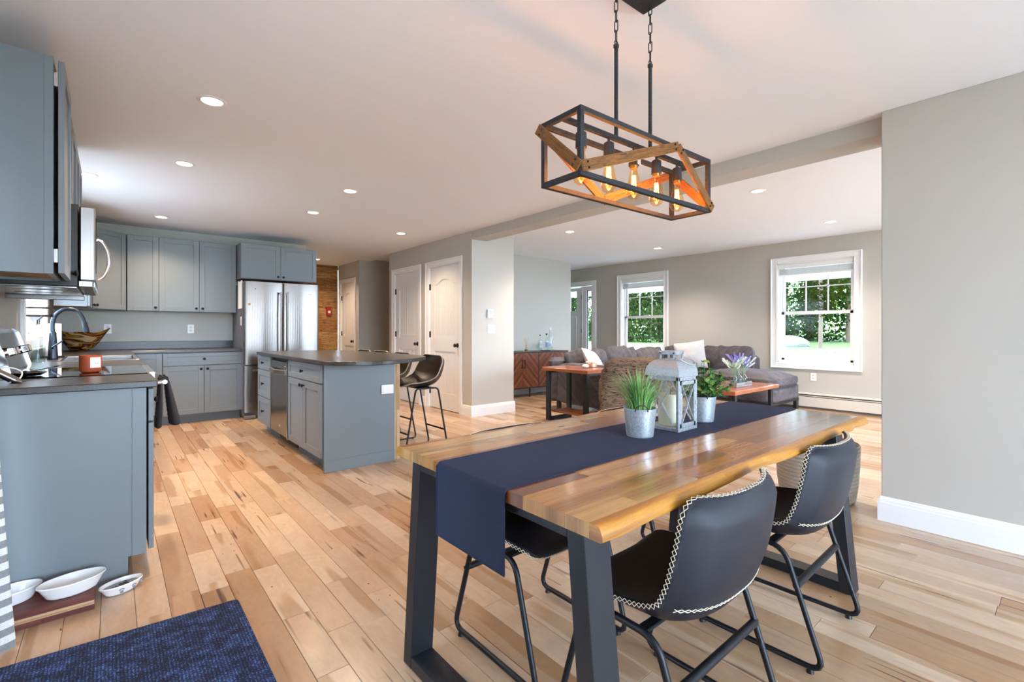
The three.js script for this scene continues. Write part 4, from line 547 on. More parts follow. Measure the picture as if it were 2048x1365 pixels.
{ // towel over the oven handle
  const g = thing('dish_towel', 'black ribbed towel hanging over the oven handle', 'towel', [0.225, 0.845, -3.42]);
  const f = (s, len, out) => grid(28, 48, (u, v) => { const a = u * 2 * PI, rib = 1 + 0.05 * Math.sin(v * 74) * (v < 0.97 ? 1 : 0), end = Math.sqrt(Math.max(0, 1 - Math.pow(clamp((v - 0.93) / 0.07), 2))), th = lerp(0.010, 0.030, Math.pow(v, 0.7)) * rib * Math.max(0.02, end), wd = lerp(0.062, 0.082, v) * (0.94 + 0.06 * rib) * Math.max(0.3, end); return [s * (0.014 + out * v) + th * Math.cos(a) * (s > 0 ? 1 : 0.6), 0.016 - v * len + 0.012 * (1 - v) * (s * Math.cos(a) < 0 ? 1 : 0), wd * Math.sin(a)]; });
  add(g, 'front_flap', f(1, 0.285, 0.045), MT.towel); add(g, 'back_flap', f(-1, 0.295, 0.008), MT.towel); add(g, 'fold_over', mv(new THREE.CylinderGeometry(0.021, 0.021, 0.124, 16, 1, false), 0, 0.002, 0, PI / 2), MT.towel);
}
// ------------------------------------------------------------------ near left corner of the floor
{
  const g = thing('feeding_board', 'striped cutting-board block under the two white pet bowls', 'board', [-0.21, 0, -2.66]);
  const w1 = mat(0x7a3d33, 0.5, { map: rep(woodT, 0.6, 0.15) }), w2 = mat(0xd8b48c, 0.5, { map: rep(woodT, 0.6, 0.15) }), cols = [w1, w2, w1];
  [[0, 0.021], [0.021, 0.039], [0.039, 0.06]].forEach(([a, b], i) => add(g, 'laminate', bx(-0.155, 0.155, a, b, -0.075, 0.098, 0.001, 'x', i), cols[i]));
  const oval = (x, z, sx, sz, h, m) => { const p = lathe([[0, 0.004], [0.7, 0.004], [0.8, 0.1 * h * 10], [0.97, h], [1.02, h + 0.002], [1.0, h + 0.006], [0.94, h], [0.76, 0.012], [0, 0.012]], 48); p.scale(sx, 1, sz); p.computeVertexNormals(); return p; };
  const bowl = (label, pos, ry, sx, sz, h) => { const b = thing('pet_bowl', label, 'bowl', pos, ry); const prof = [[0, 0], [0.68, 0], [0.76, 0.006], [0.93, h * 0.75], [1, h], [1.03, h + 0.001], [1.01, h + 0.006], [0.97, h + 0.003], [0.88, h * 0.7], [0.72, 0.01], [0, 0.008]]; const geo = lathe(prof, 56); geo.scale(sx, 1, sz); geo.computeVertexNormals(); add(b, 'dish', geo, MT.ceramic); return b; };
  const b1 = bowl('white oval pet bowl holding brown kibble on the board', [-0.125, 0.06, -2.645], 0.22, 0.105, 0.062, 0.052), kib = mat(0x7a4a2a, 0.85), r = rng(9);
  for (let i = 0; i < 26; i++) { const k = add(b1, 'kibble', new THREE.SphereGeometry(0.006, 7, 5), kib); k.position.set((r() - 0.5) * 0.09 - 0.01, 0.013 + r() * 0.006, (r() - 0.5) * 0.05); k.scale.y = 0.7; }
  bowl('white oval pet bowl half hidden by the striped curtain', [-0.315, 0.06, -2.69], 0.22, 0.098, 0.058, 0.05);
  const b3 = bowl('small oval pet dish with grey paw prints on the floor', [0.03, 0, -2.665], 0.35, 0.076, 0.044, 0.036);
  add(b3, 'water_film', cyl(1, 1, 0.001, 40).scale(0.067, 1, 0.038).translate(0, 0.026, 0), mat(0x84878a, 0.12)); const paw = mat(0x8b9096, 0.6);
  for (const a of [1.1, 1.75, 0.35]) { const px = (t) => 0.0735 * Math.cos(t), pz = (t) => 0.0425 * Math.sin(t), G = []; for (const [da, dy, s] of [[0, 0, 0.007], [-0.1, 0.009, 0.0035], [-0.035, 0.012, 0.0035], [0.035, 0.012, 0.0035], [0.1, 0.009, 0.0035]]) G.push(new THREE.SphereGeometry(s, 10, 6).scale(1, 0.8, 0.25).translate(px(a + da), 0.015 + dy, pz(a + da))); add(b3, 'paw_print', M(G), paw); }
  for (let i = 0; i < 12; i++) { const k = add(b3, 'kibble', new THREE.SphereGeometry(0.0045, 7, 5), mat(0x4f4a48, 0.8)); k.position.set((r() - 0.5) * 0.07, 0.028, (r() - 0.5) * 0.03); }
}
{
  const s = new THREE.Shape(), x0 = -0.40, x1 = 0.402, z0 = 1.25, z1 = 2.245, q = 0.03; s.moveTo(x0 + q, z0); s.lineTo(x1 - q, z0); s.quadraticCurveTo(x1, z0, x1, z0 + q); s.lineTo(x1, z1 - q); s.quadraticCurveTo(x1, z1, x1 - q, z1); s.lineTo(x0 + q, z1 + 0.05); s.quadraticCurveTo(x0, z1 + 0.05, x0, z1 + 0.05 - q); s.lineTo(x0, z0 + q); s.quadraticCurveTo(x0, z0, x0 + q, z0);
  const g = thing('floor_mat', 'mottled navy blue ribbed mat in the near left corner', 'mat', [0, 0, 0]); add(g, 'pile', ext(s, 0.010, { bevelEnabled: true, bevelThickness: 0.003, bevelSize: 0.004, bevelOffset: -0.006, bevelSegments: 2 }).rotateX(-PI / 2).translate(0, 0.004, 0), MT.rug); add(g, 'backing', ext(s, 0.004).rotateX(-PI / 2).translate(0, 0.0005, 0), MT.rugEdge);
}
{ // striped curtain beside the patio door, flaring at the hem
  const g = thing('curtain', 'grey and white striped curtain at the left edge of the room', 'curtain', [0, 0, 0]);
  const c = grid(72, 40, (u, v) => { const y = lerp(0.012, 2.18, v), fl = Math.pow(1 - v, 1.6), ph = u * 3 * 2 * PI - 0.5, z = lerp(-2.53, -1.55, u); return [-0.40 + (0.05 + 0.03 * fl) * Math.sin(ph) + 0.06 * fl, y, z + 0.03 * Math.cos(ph)]; });
  const uvA = c.attributes.uv; for (let i = 0; i < uvA.count; i++) uvA.setXY(i, uvA.getX(i) * 0.9, uvA.getY(i) * 2.17); add(g, 'panel', c, MT.curtain); add(g, 'curtain_rod', rod([-0.39, 2.21, -2.56], [-0.39, 2.21, -0.3], 0.012, 12), MT.black);
}

// ------------------------------------------------------------------ dining table
{
  const g = thing('dining_table', 'live-edge acacia dining table on black trapezoid legs', 'table', [0, 0, 0]);
  const top = new THREE.Group(); top.name = 'tabletop'; g.add(top);
  const x0 = 0.739, x1 = 2.605, zb = -1.445, zf = -0.633, Y0 = 0.708, Y1 = 0.74, r = rng(15), rows = 12, rw = (zf - zb) / rows;
  for (let j = 0; j < rows; j++) {
    let x = x0; const za = zb + j * rw; let prev = -1; while (x < x1 - 0.01) { let L = 0.28 + r() * 0.55; if (x1 - x - L < 0.2) L = x1 - x; if (x === x0 && r() < 0.5) L *= 0.6; let m = Math.floor(r() * 7); if (m === prev) m = (m + 2) % 7; prev = m; add(top, 'stave', bx(x, Math.min(x1, x + L) - 0.0002, Y0, Y1, za + 0.0001, za + rw - 0.0001, 0.0004, 'x', r() * 4, r() * 4), acacia[m]); x += L; }
  }
  const edge = (z, s, seed) => { const W = (x) => 0.010 * (N64(x * 4 + seed, 3) - 0.5) * 2 + 0.006 * (N64(x * 11 + seed, 9) - 0.5) * 2 + (s > 0 ? -0.010 * smooth(1.9, 2.25, x) + 0.006 * smooth(2.2, 2.35, x) : 0), sec = (x) => { const w = z + s * (0.022 + W(x)); return [[z, Y1], [w - s * 0.004, Y1], [w + s * 0.001, Y1 - 0.003], [w + s * (0.006 + 0.004 * N64(x * 9 + seed, 40)), Y0 + 0.012], [w + s * 0.008, Y0 + 0.003], [w + s * 0.003, Y0], [z, Y0], [z, Y1]]; };
    const n = 90, e = grid(n, 7, (u, v) => { const x = lerp(x0, x1, u), p = sec(x)[Math.round(v * 7)]; return [x, p[1], p[0]]; }); const uv = e.attributes.uv; for (let i = 0; i < uv.count; i++) uv.setXY(i, uv.getX(i) * 1.9, uv.getY(i) * 0.14);
    const cap = (x) => { const p = sec(x); return new THREE.ShapeGeometry(poly(p.slice(0, 7).map((q) => [-q[0], q[1]]))).rotateY(PI / 2).translate(x, 0, 0); }; return M([toCreasedNormals(e, 0.7), cap(x0), cap(x1)]); };
  add(top, 'live_edge', edge(zf, 1, 4), acaciaEdge, 'golden wavy live edge'); add(top, 'live_edge', edge(zb, -1, 21), acaciaEdge, 'golden wavy live edge');
  for (const xc of [0.80, 2.44]) {
    const f = new THREE.Group(); f.name = 'leg_frame'; g.add(f); const a = xc - 0.04, b = xc + 0.04, leg = (zt, zo, t) => { const s = ext(poly([[zo, 0.004], [zo + t, 0.004], [zt + t, Y0], [zt, Y0]]), 0.08, { bevelEnabled: true, bevelThickness: 0.0015, bevelSize: 0.0015, bevelOffset: -0.0015, bevelSegments: 1 }); return s.rotateY(-PI / 2).translate(b, 0, 0); };
    add(f, 'leg', leg(-0.715, -0.65, 0.05), MT.tableLeg); add(f, 'leg', leg(-1.405, -1.472, 0.05), MT.tableLeg);
    add(f, 'foot_bar', bx(a, b, 0.004, 0.044, -1.43, -0.645, 0.0015), MT.tableLeg); add(f, 'top_bar', bx(a, b, Y0 - 0.03, Y0 - 0.001, -1.36, -0.715, 0.0015), MT.tableLeg);
    for (const z of [-1.44, -0.63]) add(f, 'glide', cyl(0.014, 0.014, 0.005, 12, xc, 0.0025, z), MT.black);
  }
}
{ // runner draped over both ends
  const g = thing('table_runner', 'navy blue woven runner along the middle of the dining table', 'runner', [0, 0, 0]), r = 0.012, H = 0.208, L0 = 0.7335, L1 = 2.6105, yt = 0.7405;
  const prof = []; for (let i = 0; i <= 14; i++) prof.push([L0 - 0.004, yt - H + (H - r) * i / 14]); for (let i = 1; i <= 6; i++) { const a = PI - i / 6 * PI / 2; prof.push([L0 - 0.004 + r + r * Math.cos(a), yt - r + r * Math.sin(a) + 0.0022]); } for (let i = 1; i <= 60; i++) prof.push([lerp(L0 + r, L1 - r, i / 60), yt + 0.0022]); for (let i = 1; i <= 6; i++) { const a = PI / 2 - i / 6 * PI / 2; prof.push([L1 + 0.004 - r + r * Math.cos(a), yt - r + r * Math.sin(a) + 0.0022]); } for (let i = 1; i <= 12; i++) prof.push([L1 + 0.004, yt - r - (H - r) * i / 12]);
  const n = prof.length - 1, z0 = -1.208, z1 = -0.893, wave = () => 0, edgeZ = (k, x) => 0.004 * (N64(x * 3 + k * 9, 7) - 0.5);
  const cloth = grid(n, 20, (u, v) => { const p = prof[Math.round(u * n)], w = wave(p[0], p[1], v), left = p[0] < 1 ? -1 : 1; return [p[0] + (p[1] < 0.735 ? w * left * -1 - left * 0 : 0), p[1] + (v < 0.02 || v > 0.98 ? 0 : 0.0006 * N64(p[0] * 30, v * 8)), lerp(z0 + edgeZ(1, p[0]), z1 + edgeZ(2, p[0]), v)]; });
  const p = cloth.attributes.position, uv = cloth.attributes.uv; let s = [0]; for (let i = 1; i <= n; i++) s.push(s[i - 1] + Math.hypot(prof[i][0] - prof[i - 1][0], prof[i][1] - prof[i - 1][1])); for (let j = 0; j <= 20; j++) for (let i = 0; i <= n; i++) uv.setXY(j * (n + 1) + i, s[i], j / 20 * 0.315);
  add(g, 'cloth', cloth, MT.runner);
  const hem = (v, z) => spline(prof.map((q) => [q[0], q[1] - 0.0002, z + edgeZ(v, q[0])]), 0.0026, 160, 6); add(g, 'hem', M([hem(1, z0), hem(2, z1), rod([L0 - 0.004, yt - H, z0], [L0 - 0.004, yt - H, z1], 0.0026), rod([L1 + 0.004, yt - H, z0], [L1 + 0.004, yt - H, z1], 0.0026)]), MT.runner);
}
// ------------------------------------------------------------------ stitched bucket seats
function bucket(P) {   // profile points [z,y], from front lip to top of the back; returns shell and stitching
  const curve = new THREE.CatmullRomCurve3(P.prof.map(([z, y]) => new THREE.Vector3(0, y, z))), L = curve.getLength(), nu = 36, nv = 56, R = P.R || 0.06;
  const at = (s, t) => {
    const p = curve.getPointAt(clamp(s)), d = curve.getTangentAt(clamp(s)), n = new THREE.Vector3(0, d.z, -d.y);   // towards the sitter
    const l = s * L, eb = Math.max(0, R - l, l - (L - R)), base = P.w(s), w = base - R + Math.sqrt(Math.max(0, R * R - Math.min(eb, R) ** 2)), c = P.c(s);
    const k = Math.pow(Math.abs(t), 2.6) * c; return [new THREE.Vector3(w * t, p.y, p.z).addScaledVector(n, k), n, d];
  };
  const th = P.th, A = [], B = [];
  const inner = grid(nu, nv, (u, v) => at(v, u * 2 - 1)[0].toArray()), outer = grid(nu, nv, (u, v) => { const [p, n] = at(v, u * 2 - 1); const e = Math.min(1, Math.min(u, 1 - u) * 10, Math.min(v, 1 - v) * 14), x = p.x * (1 - 0.02 * (1 - e)); return [x, p.y - n.y * th * (0.45 + 0.55 * e), p.z - n.z * th * (0.45 + 0.55 * e)]; });
  const ring = []; for (let i = 0; i <= 80; i++) ring.push([0, i / 80]); for (let i = 1; i <= 40; i++) ring.push([i / 40, 1]); for (let i = 1; i <= 80; i++) ring.push([1, 1 - i / 80]); for (let i = 1; i <= 40; i++) ring.push([1 - i / 40, 0]);
  const rim = grid(ring.length - 1, 6, (a, b) => { const [u, v] = ring[Math.round(a * (ring.length - 1))], [p, n] = at(v, u * 2 - 1), q = b * PI, o = new THREE.Vector3(u < 0.01 ? -1 : u > 0.99 ? 1 : 0, 0, 0); const d = at(v, 0)[2]; if (v < 0.01) o.addScaledVector(d, -1); if (v > 0.99) o.addScaledVector(d, 1); o.normalize(); const k = th * 0.225; return [p.x * (1 - 0.02 * b) + o.x * k * Math.sin(q), p.y - n.y * (k - k * Math.cos(q)) + o.y * k * Math.sin(q), p.z - n.z * (k - k * Math.cos(q)) + o.z * k * Math.sin(q)]; });
  const shell = M([inner, outer, rim]), st = [];
  // crossed stitches along the rim
  let acc = 0, prev = null; const marks = []; const N = 900; for (let i = 0; i <= N; i++) { const f = i / N * (ring.length - 1), a = ring[Math.floor(f)], b = ring[Math.min(ring.length - 1, Math.floor(f) + 1)], u = lerp(a[0], b[0], f % 1), v = lerp(a[1], b[1], f % 1), [p, n] = at(v, u * 2 - 1); const o = new THREE.Vector3(u < 0.02 ? -1 : u > 0.98 ? 1 : 0, 0, 0), d = at(v, 0)[2]; if (v < 0.02) o.addScaledVector(d, -1); if (v > 0.98) o.addScaledVector(d, 1); o.normalize(); const q = p.clone().addScaledVector(n, -th * 0.225).addScaledVector(o, th * 0.235); if (prev) acc += q.distanceTo(prev.q); if (!prev || acc > P.step) { marks.push({ q, n, o }); acc = 0; } prev = { q }; }
  for (let i = 0; i + 1 < marks.length; i++) { const a = marks[i], b = marks[i + 1], h = P.amp, A1 = a.q.clone().addScaledVector(a.n, h), A2 = a.q.clone().addScaledVector(a.n, -h), B1 = b.q.clone().addScaledVector(b.n, h), B2 = b.q.clone().addScaledVector(b.n, -h), m = a.q.clone().add(b.q).multiplyScalar(0.5).addScaledVector(a.o, 0.0012); st.push(rod(A1.toArray(), B2.toArray(), P.tr, 4), rod(A2.clone().addScaledVector(a.o, 0.0006).toArray(), B1.clone().addScaledVector(b.o, 0.0006).toArray(), P.tr, 4)); }
  if (P.seam) { const row = []; for (let i = 0; i <= 26; i++) { const [p, n] = at(P.seam, lerp(-0.97, 0.97, i / 26)); row.push({ p: p.clone().addScaledVector(n, -th - 0.001), d: at(P.seam, 0)[2] }); } for (let i = 0; i < 26; i++) { const a = row[i], b = row[i + 1], h = P.amp * 0.8, f = (o, k) => o.p.clone().addScaledVector(o.d, k * h).toArray(); st.push(rod(f(a, 1), f(b, -1), P.tr, 4), rod(f(a, -1), f(b, 1), P.tr, 4)); } }
  if (P.seamIn) { const row = []; for (let i = 0; i <= 20; i++) { const [p, n] = at(P.seamIn, lerp(-0.9, 0.9, i / 20)); row.push(p.clone().addScaledVector(n, 0.001).toArray()); } st.push(spline(row, P.tr * 1.2, 40, 4)); }
  return [shell, M(st)];
}
function loopFrame(x, pts, rad, c) { return tube(pts.map(([z, y]) => [x, y, z]), rad, c, 90, 8, true); }
const chairs = [];
{
  const cv = (s) => (s < 0.5 ? lerp(0.012, 0.055, smooth(0.05, 0.5, s)) : lerp(0.055, 0.045, smooth(0.5, 1, s))), wv = (s) => lerp(0.222, 0.24, smooth(0, 0.35, s)) - 0.008 * smooth(0.75, 1, s);
  const [shell, stitch] = bucket({ prof: [[-0.198, 0.412], [-0.178, 0.43], [-0.10, 0.431], [0, 0.421], [0.085, 0.422], [0.145, 0.448], [0.178, 0.515], [0.198, 0.61], [0.212, 0.73]], w: wv, c: cv, th: 0.034, step: 0.0135, amp: 0.006, tr: 0.001, seam: 0.60, R: 0.048 });
  const make = (label, pos, ry) => {
    const g = thing('dining_chair', label, 'chair', pos, ry, 'black stitched dining chairs'); add(g, 'seat_shell', shell, MT.leather); add(g, 'stitching', stitch, MT.thread, 'cream crossed stitching');
    for (const s of [-1, 1]) { const f = add(g, 'side_frame', loopFrame(s * 0.225, [[-0.125, 0.392], [0.10, 0.388], [0.222, 0.018], [-0.232, 0.018]], 0.0095, 0.05), MT.frame); for (const z of [-0.19, 0.18]) add(f, 'glide', cyl(0.009, 0.012, 0.014, 12, s * 0.225, 0.007, z), MT.black); const b = add(f, 'bolt', mv(cyl(0.006, 0.006, 0.004, 10), s * 0.236, 0.27, 0.139, 0, 0, PI / 2), MT.frame); }
    add(g, 'brace', rod([-0.225, 0.27, 0.139], [0.225, 0.27, 0.139], 0.012, 12), MT.frame); add(g, 'seat_support', M([bx(-0.225, 0.225, 0.386, 0.395, -0.10, -0.07, 0.002), bx(-0.225, 0.225, 0.383, 0.392, 0.04, 0.07, 0.002)]), MT.frame); return g;
  };
  const c1 = make('black stitched dining chair nearest the camera, beside the front table leg', [1.225, 0, -0.745], 0);
  copy(c1, 'black stitched dining chair in front of the woven basket', [1.985, 0, -0.745], 0.02);
  copy(c1, 'black stitched dining chair on the far side, its seat behind the runner end', [1.215, 0, -1.285], PI);
  copy(c1, 'black stitched dining chair on the far side behind the grass pot', [1.955, 0, -1.285], PI);
}
{ // counter stools, facing the island
  const cv = (s) => lerp(0.02, 0.085, smooth(0.1, 0.6, s)) - 0.03 * smooth(0.7, 1, s), wv = (s) => lerp(0.185, 0.215, smooth(0, 0.5, s)) - 0.02 * smooth(0.75, 1, s);
  const [shell, stitch] = bucket({ prof: [[-0.20, 0.628], [-0.175, 0.643], [-0.08, 0.640], [0.02, 0.632], [0.10, 0.645], [0.155, 0.695], [0.185, 0.78], [0.20, 0.888]], w: wv, c: cv, th: 0.03, step: 0.016, amp: 0.0055, tr: 0.0012, seamIn: 0.5 });
  const make = (label, pos, ry) => {
    const g = thing('counter_stool', label, 'stool', pos, ry, 'dark brown leather counter stools'); add(g, 'seat_shell', shell, MT.leatherBrown); add(g, 'stitching', stitch, MT.thread, 'cream edge stitching');
    for (const s of [-1, 1]) { const f = add(g, 'side_frame', loopFrame(s * 0.175, [[-0.12, 0.606], [0.11, 0.600], [0.22, 0.014], [-0.23, 0.014]], 0.0085, 0.035), MT.frame); for (const z of [-0.19, 0.18]) add(f, 'glide', cyl(0.008, 0.01, 0.01, 10, s * 0.175, 0.005, z), MT.black); }
    add(g, 'foot_rest', rod([-0.175, 0.2, -0.195], [0.175, 0.2, -0.195], 0.0085), MT.frame); add(g, 'cross_bar', rod([-0.175, 0.2, 0.185], [0.175, 0.2, 0.185], 0.0085), MT.frame); add(g, 'seat_support', bx(-0.175, 0.175, 0.598, 0.607, -0.08, 0.07, 0.002), MT.frame); return g;
  };
  const s1 = make('leather counter stool nearest the camera, at the bowed island end', [2.215, 0, -4.0], PI / 2);
  copy(s1, 'second leather counter stool from the bowed island end', [2.215, 0, -4.62], PI / 2); copy(s1, 'third leather counter stool from the bowed island end', [2.215, 0, -5.14], PI / 2); copy(s1, 'leather counter stool farthest from the camera', [2.215, 0, -5.62], PI / 2);
}
// ------------------------------------------------------------------ centrepieces
function bucketPot(g, rb, rt, h) {
  add(g, 'bucket', lathe([[0, 0.002], [rb * 0.98, 0.002], [rb, 0], [rb + 0.001, 0.004], [rt, h - 0.003], [rt + 0.002, h], [rt - 0.002, h], [rb - 0.002, 0.006]], 40), MT.galv); const sl = []; for (let k = 0; k < 5; k++) for (let i = 0; i < 14; i++) { const y = h * (0.17 + 0.155 * k), a = (i + (k % 2) * 0.5) / 14 * 2 * PI, r = lerp(rb, rt, y / h) + 0.0004; sl.push(mv(cb(0.0085, 0.0016, 0.0012, 0), r * Math.sin(a), y, r * Math.cos(a), 0, a)); }
  add(g, 'punched_slots', M(sl), MT.galv); add(g, 'soil', cyl(rt - 0.004, rt - 0.004, 0.006, 30, 0, h - 0.012, 0), mat(0x3a2c22, 0.95));
  for (const s of [-1, 1]) add(g, 'handle', spline([[s * rt, h - 0.006, 0.022], [s * (rt + 0.02), h + 0.012, 0.018], [s * (rt + 0.026), h + 0.02, 0], [s * (rt + 0.02), h + 0.012, -0.018], [s * rt, h - 0.006, -0.022]], 0.0022, 24, 6), mat(0x5a4a42, 0.5, { metalness: 0.6 })); 
}
{
  const g = thing('potted_grass', 'slotted galvanized bucket of long green grass on the runner', 'plant', [1.487, 0.7435, -1.03], 0.7); bucketPot(g, 0.0475, 0.058, 0.104);
  const r = rng(33), pos = [], col = [], blade = (a, len, bend, rr, w, c) => { const n = 7, L = []; for (let i = 0; i <= n; i++) { const t = i / n, out = rr + bend * t * t * len, y = 0.092 + len * (t - 0.42 * bend * t * t * t), ww = w * (1 - t * t * 0.95) * (0.6 + t * 0.6); const cx = out * Math.cos(a), cz = out * Math.sin(a); L.push([[cx - ww * Math.sin(a), y, cz + ww * Math.cos(a)], [cx + ww * Math.sin(a), y, cz - ww * Math.cos(a)]]); } for (let i = 0; i < n; i++) for (const p of [L[i][0], L[i][1], L[i + 1][1], L[i][0], L[i + 1][1], L[i + 1][0]]) { pos.push(...p); col.push(...c); } };
  const cs = [0x74b35a, 0x549a4e, 0x8cc56a, 0x3f8248, 0xb0d992].map(lin); for (let k = 0; k < 260; k++) { const a = r() * 2 * PI, rr = 0.045 * Math.sqrt(r()); blade(a + (r() - 0.5) * 0.6, 0.09 + 0.09 * r(), (0.15 + 1.1 * r() * r() + 0.4 * r()) * (0.35 + rr / 0.045 * 0.75), rr, 0.0018 + 0.0009 * r(), cs[Math.floor(r() * 5)]); }
  const b = new THREE.BufferGeometry(); b.setAttribute('position', new THREE.Float32BufferAttribute(pos, 3)); b.setAttribute('color', new THREE.Float32BufferAttribute(col, 3)); b.computeVertexNormals(); add(g, 'grass_blades', b, mat(0xffffff, 0.5, { vertexColors: true, transmission: 0.2 })).userData.kind = 'stuff';
}
{
  const g = thing('potted_leaf_plant', 'slotted galvanized bucket of round-leaved greenery behind the lantern', 'plant', [1.938, 0.7435, -1.03], 0.5); bucketPot(g, 0.047, 0.058, 0.108);
  const leafG = (() => { const e = grid(4, 6, (u, v) => { const t = v, w = 0.0095 * Math.sin(PI * Math.pow(t, 0.8)) * (1 - 0.1 * t), x = (u * 2 - 1) * w; return [x, 0.003 * Math.abs(u * 2 - 1) - 0.008 * t * t, t * 0.027]; }); return e; })();
  const ms = [0x4f9a4c, 0x3c8446, 0x6cb257, 0x86c46a, 0x2f7040, 0xa8cf5f].map((c) => mat(c, 0.42, { map: leafT, transmission: 0.15 })), r = rng(81);
  for (let k = 0; k < 58; k++) { const a = r() * 2 * PI, e = r(), R = 0.122 * Math.sqrt(e), top = 0.222 + 0.035 * r() - 0.095 * Math.pow(R / 0.122, 2), b = [0.03 * Math.cos(a) * r(), 0.095, 0.03 * Math.sin(a) * r()], c = [R * Math.cos(a), top, R * Math.sin(a)]; add(g, 'stem', rod(b, c, 0.0011, 5), ms[1]); for (let j = 0; j < 5; j++) { const t = 1 - 0.16 * j, p = [lerp(b[0], c[0], t), lerp(b[1], c[1], t), lerp(b[2], c[2], t)], o = add(g, 'leaf', leafG, ms[Math.floor(r() * 6)]); o.position.set(...p); o.rotation.set(-0.5 + r() * 1.1, r() * 2 * PI, (r() - 0.5) * 0.9, 'YXZ'); o.scale.setScalar(0.75 + 0.55 * r()); } }
}
{ // galvanized lantern with a pillar candle
  const g = thing('metal_lantern', 'galvanized X-pane lantern standing on the runner', 'lantern', [1.711, 0.7435, -1.037]), W = 0.069, D = 0.072, H = 0.208, p = 0.011;
  add(g, 'base', bx(-W, W, 0, 0.012, -D, D, 0.001), MT.galv); for (const [sx, sz] of [[-1, -1], [1, -1], [1, 1], [-1, 1]]) add(g, 'corner_post', bx(sx * W - (sx > 0 ? p : 0), sx * W + (sx < 0 ? p : 0), 0.012, H, sz * D - (sz > 0 ? p : 0), sz * D + (sz < 0 ? p : 0), 0.0008), MT.galv);
  add(g, 'top_band', M([bx(-W, W, H - 0.014, H, -D, D, 0.001), bx(-W - 0.003, W + 0.003, H, H + 0.005, -D - 0.003, D + 0.003, 0.001)]), MT.galv);
  const roof = grid(4, 10, (u, v) => { const c = [[-1, -1], [1, -1], [1, 1], [-1, 1], [-1, -1]][Math.round(u * 4)], a = v * PI / 2, k = lerp(0.30, 1, Math.cos(a)), y = 0.06 * Math.pow(Math.sin(a), 0.85); return [c[0] * (W + 0.002) * lerp(0.42, 1, Math.cos(a)), H + 0.005 + y, c[1] * (D + 0.002) * lerp(0.42, 1, Math.cos(a))]; }); add(g, 'roof', toCreasedNormals(roof, 0.4), MT.galv);
  const cap = (w, d) => { const y0 = H + 0.062, y1 = H + 0.097; const pc = (x0, x1, y, z, e) => bx(x0, x1, y[0], y[1], z - 0.001, z + 0.001, 0); return M([bx(-w, w, y1 - 0.012, y1, -d, d, 0.001), bx(-w, w, y0 - 0.002, y0 + 0.006, -d, d, 0.001), ...[[-1, -1], [1, -1], [1, 1], [-1, 1]].map(([a, b]) => bx(a * w - (a > 0 ? 0.007 : 0), a * w + (a < 0 ? 0.007 : 0), y0, y1, b * d - (b > 0 ? 0.007 : 0), b * d + (b < 0 ? 0.007 : 0), 0))]); }; add(g, 'vent_cap', cap(0.033, 0.033), MT.galv); add(g, 'cap_lid', bx(-0.036, 0.036, H + 0.094, H + 0.099, -0.036, 0.036, 0.001), MT.galv);
  add(g, 'bail_handle', spline([[-0.03, H + 0.078, 0.034], [-0.02, H + 0.062, 0.06], [0.02, H + 0.045, 0.078], [0.055, H + 0.052, 0.072], [0.06, H + 0.064, 0.05], [0.034, H + 0.08, 0.02]], 0.0022, 30, 6), MT.galv);
  const xp = (z, s) => { const y0 = 0.03, y1 = H - 0.03, w = W - 0.024; return [bar([-w, y0, z], [w, y1, z], 0.003, 0.009, [0, 0, 1], 0.0005), bar([-w, y1, z], [w, y0, z], 0.003, 0.009, [0, 0, 1], 0.0005)]; };
  const fr = (z) => [bx(-W + p, -W + p + 0.012, 0.014, H - 0.016, z - 0.0015, z + 0.0015, 0), bx(W - p - 0.012, W - p, 0.014, H - 0.016, z - 0.0015, z + 0.0015, 0), bx(-W + p, W - p, 0.014, 0.03, z - 0.0015, z + 0.0015, 0), bx(-W + p, W - p, H - 0.03, H - 0.016, z - 0.0015, z + 0.0015, 0)];
  const dz = add(g, 'door', M([fr(D - 0.002), xp(D - 0.002)]), MT.galv); add(dz, 'latch', bx(W - 0.014, W - 0.006, 0.095, 0.112, D, D + 0.004, 0.001), MT.galv); add(g, 'cross_bars', M([mv(M([xp(D - 0.004)]), 0, 0, 0, 0, PI / 2), mv(M([xp(D - 0.004)]), 0, 0, 0, 0, -PI / 2), mv(M([xp(D - 0.004)]), 0, 0, 0, 0, PI)]), MT.galv);
  for (const [x0, x1, z0, z1] of [[-W + p, W - p, D - 0.006, D - 0.005], [-W + p, W - p, -D + 0.005, -D + 0.006], [-W + 0.005, -W + 0.006, -D + p, D - p], [W - 0.006, W - 0.005, -D + p, D - p]]) add(g, 'pane', bx(x0, x1, 0.012, H - 0.014, z0, z1, 0), MT.pane);
}
{ const g = thing('pillar_candle', 'cream pillar candle inside the galvanized lantern', 'candle', [1.708, 0.7557, -1.04]); add(g, 'wax', lathe([[0, 0], [0.044, 0], [0.046, 0.002], [0.046, 0.122], [0.043, 0.126], [0.03, 0.12], [0, 0.118]], 36), MT.candle); add(g, 'wick', cyl(0.0012, 0.0012, 0.014, 6, 0, 0.125, 0), MT.black); }
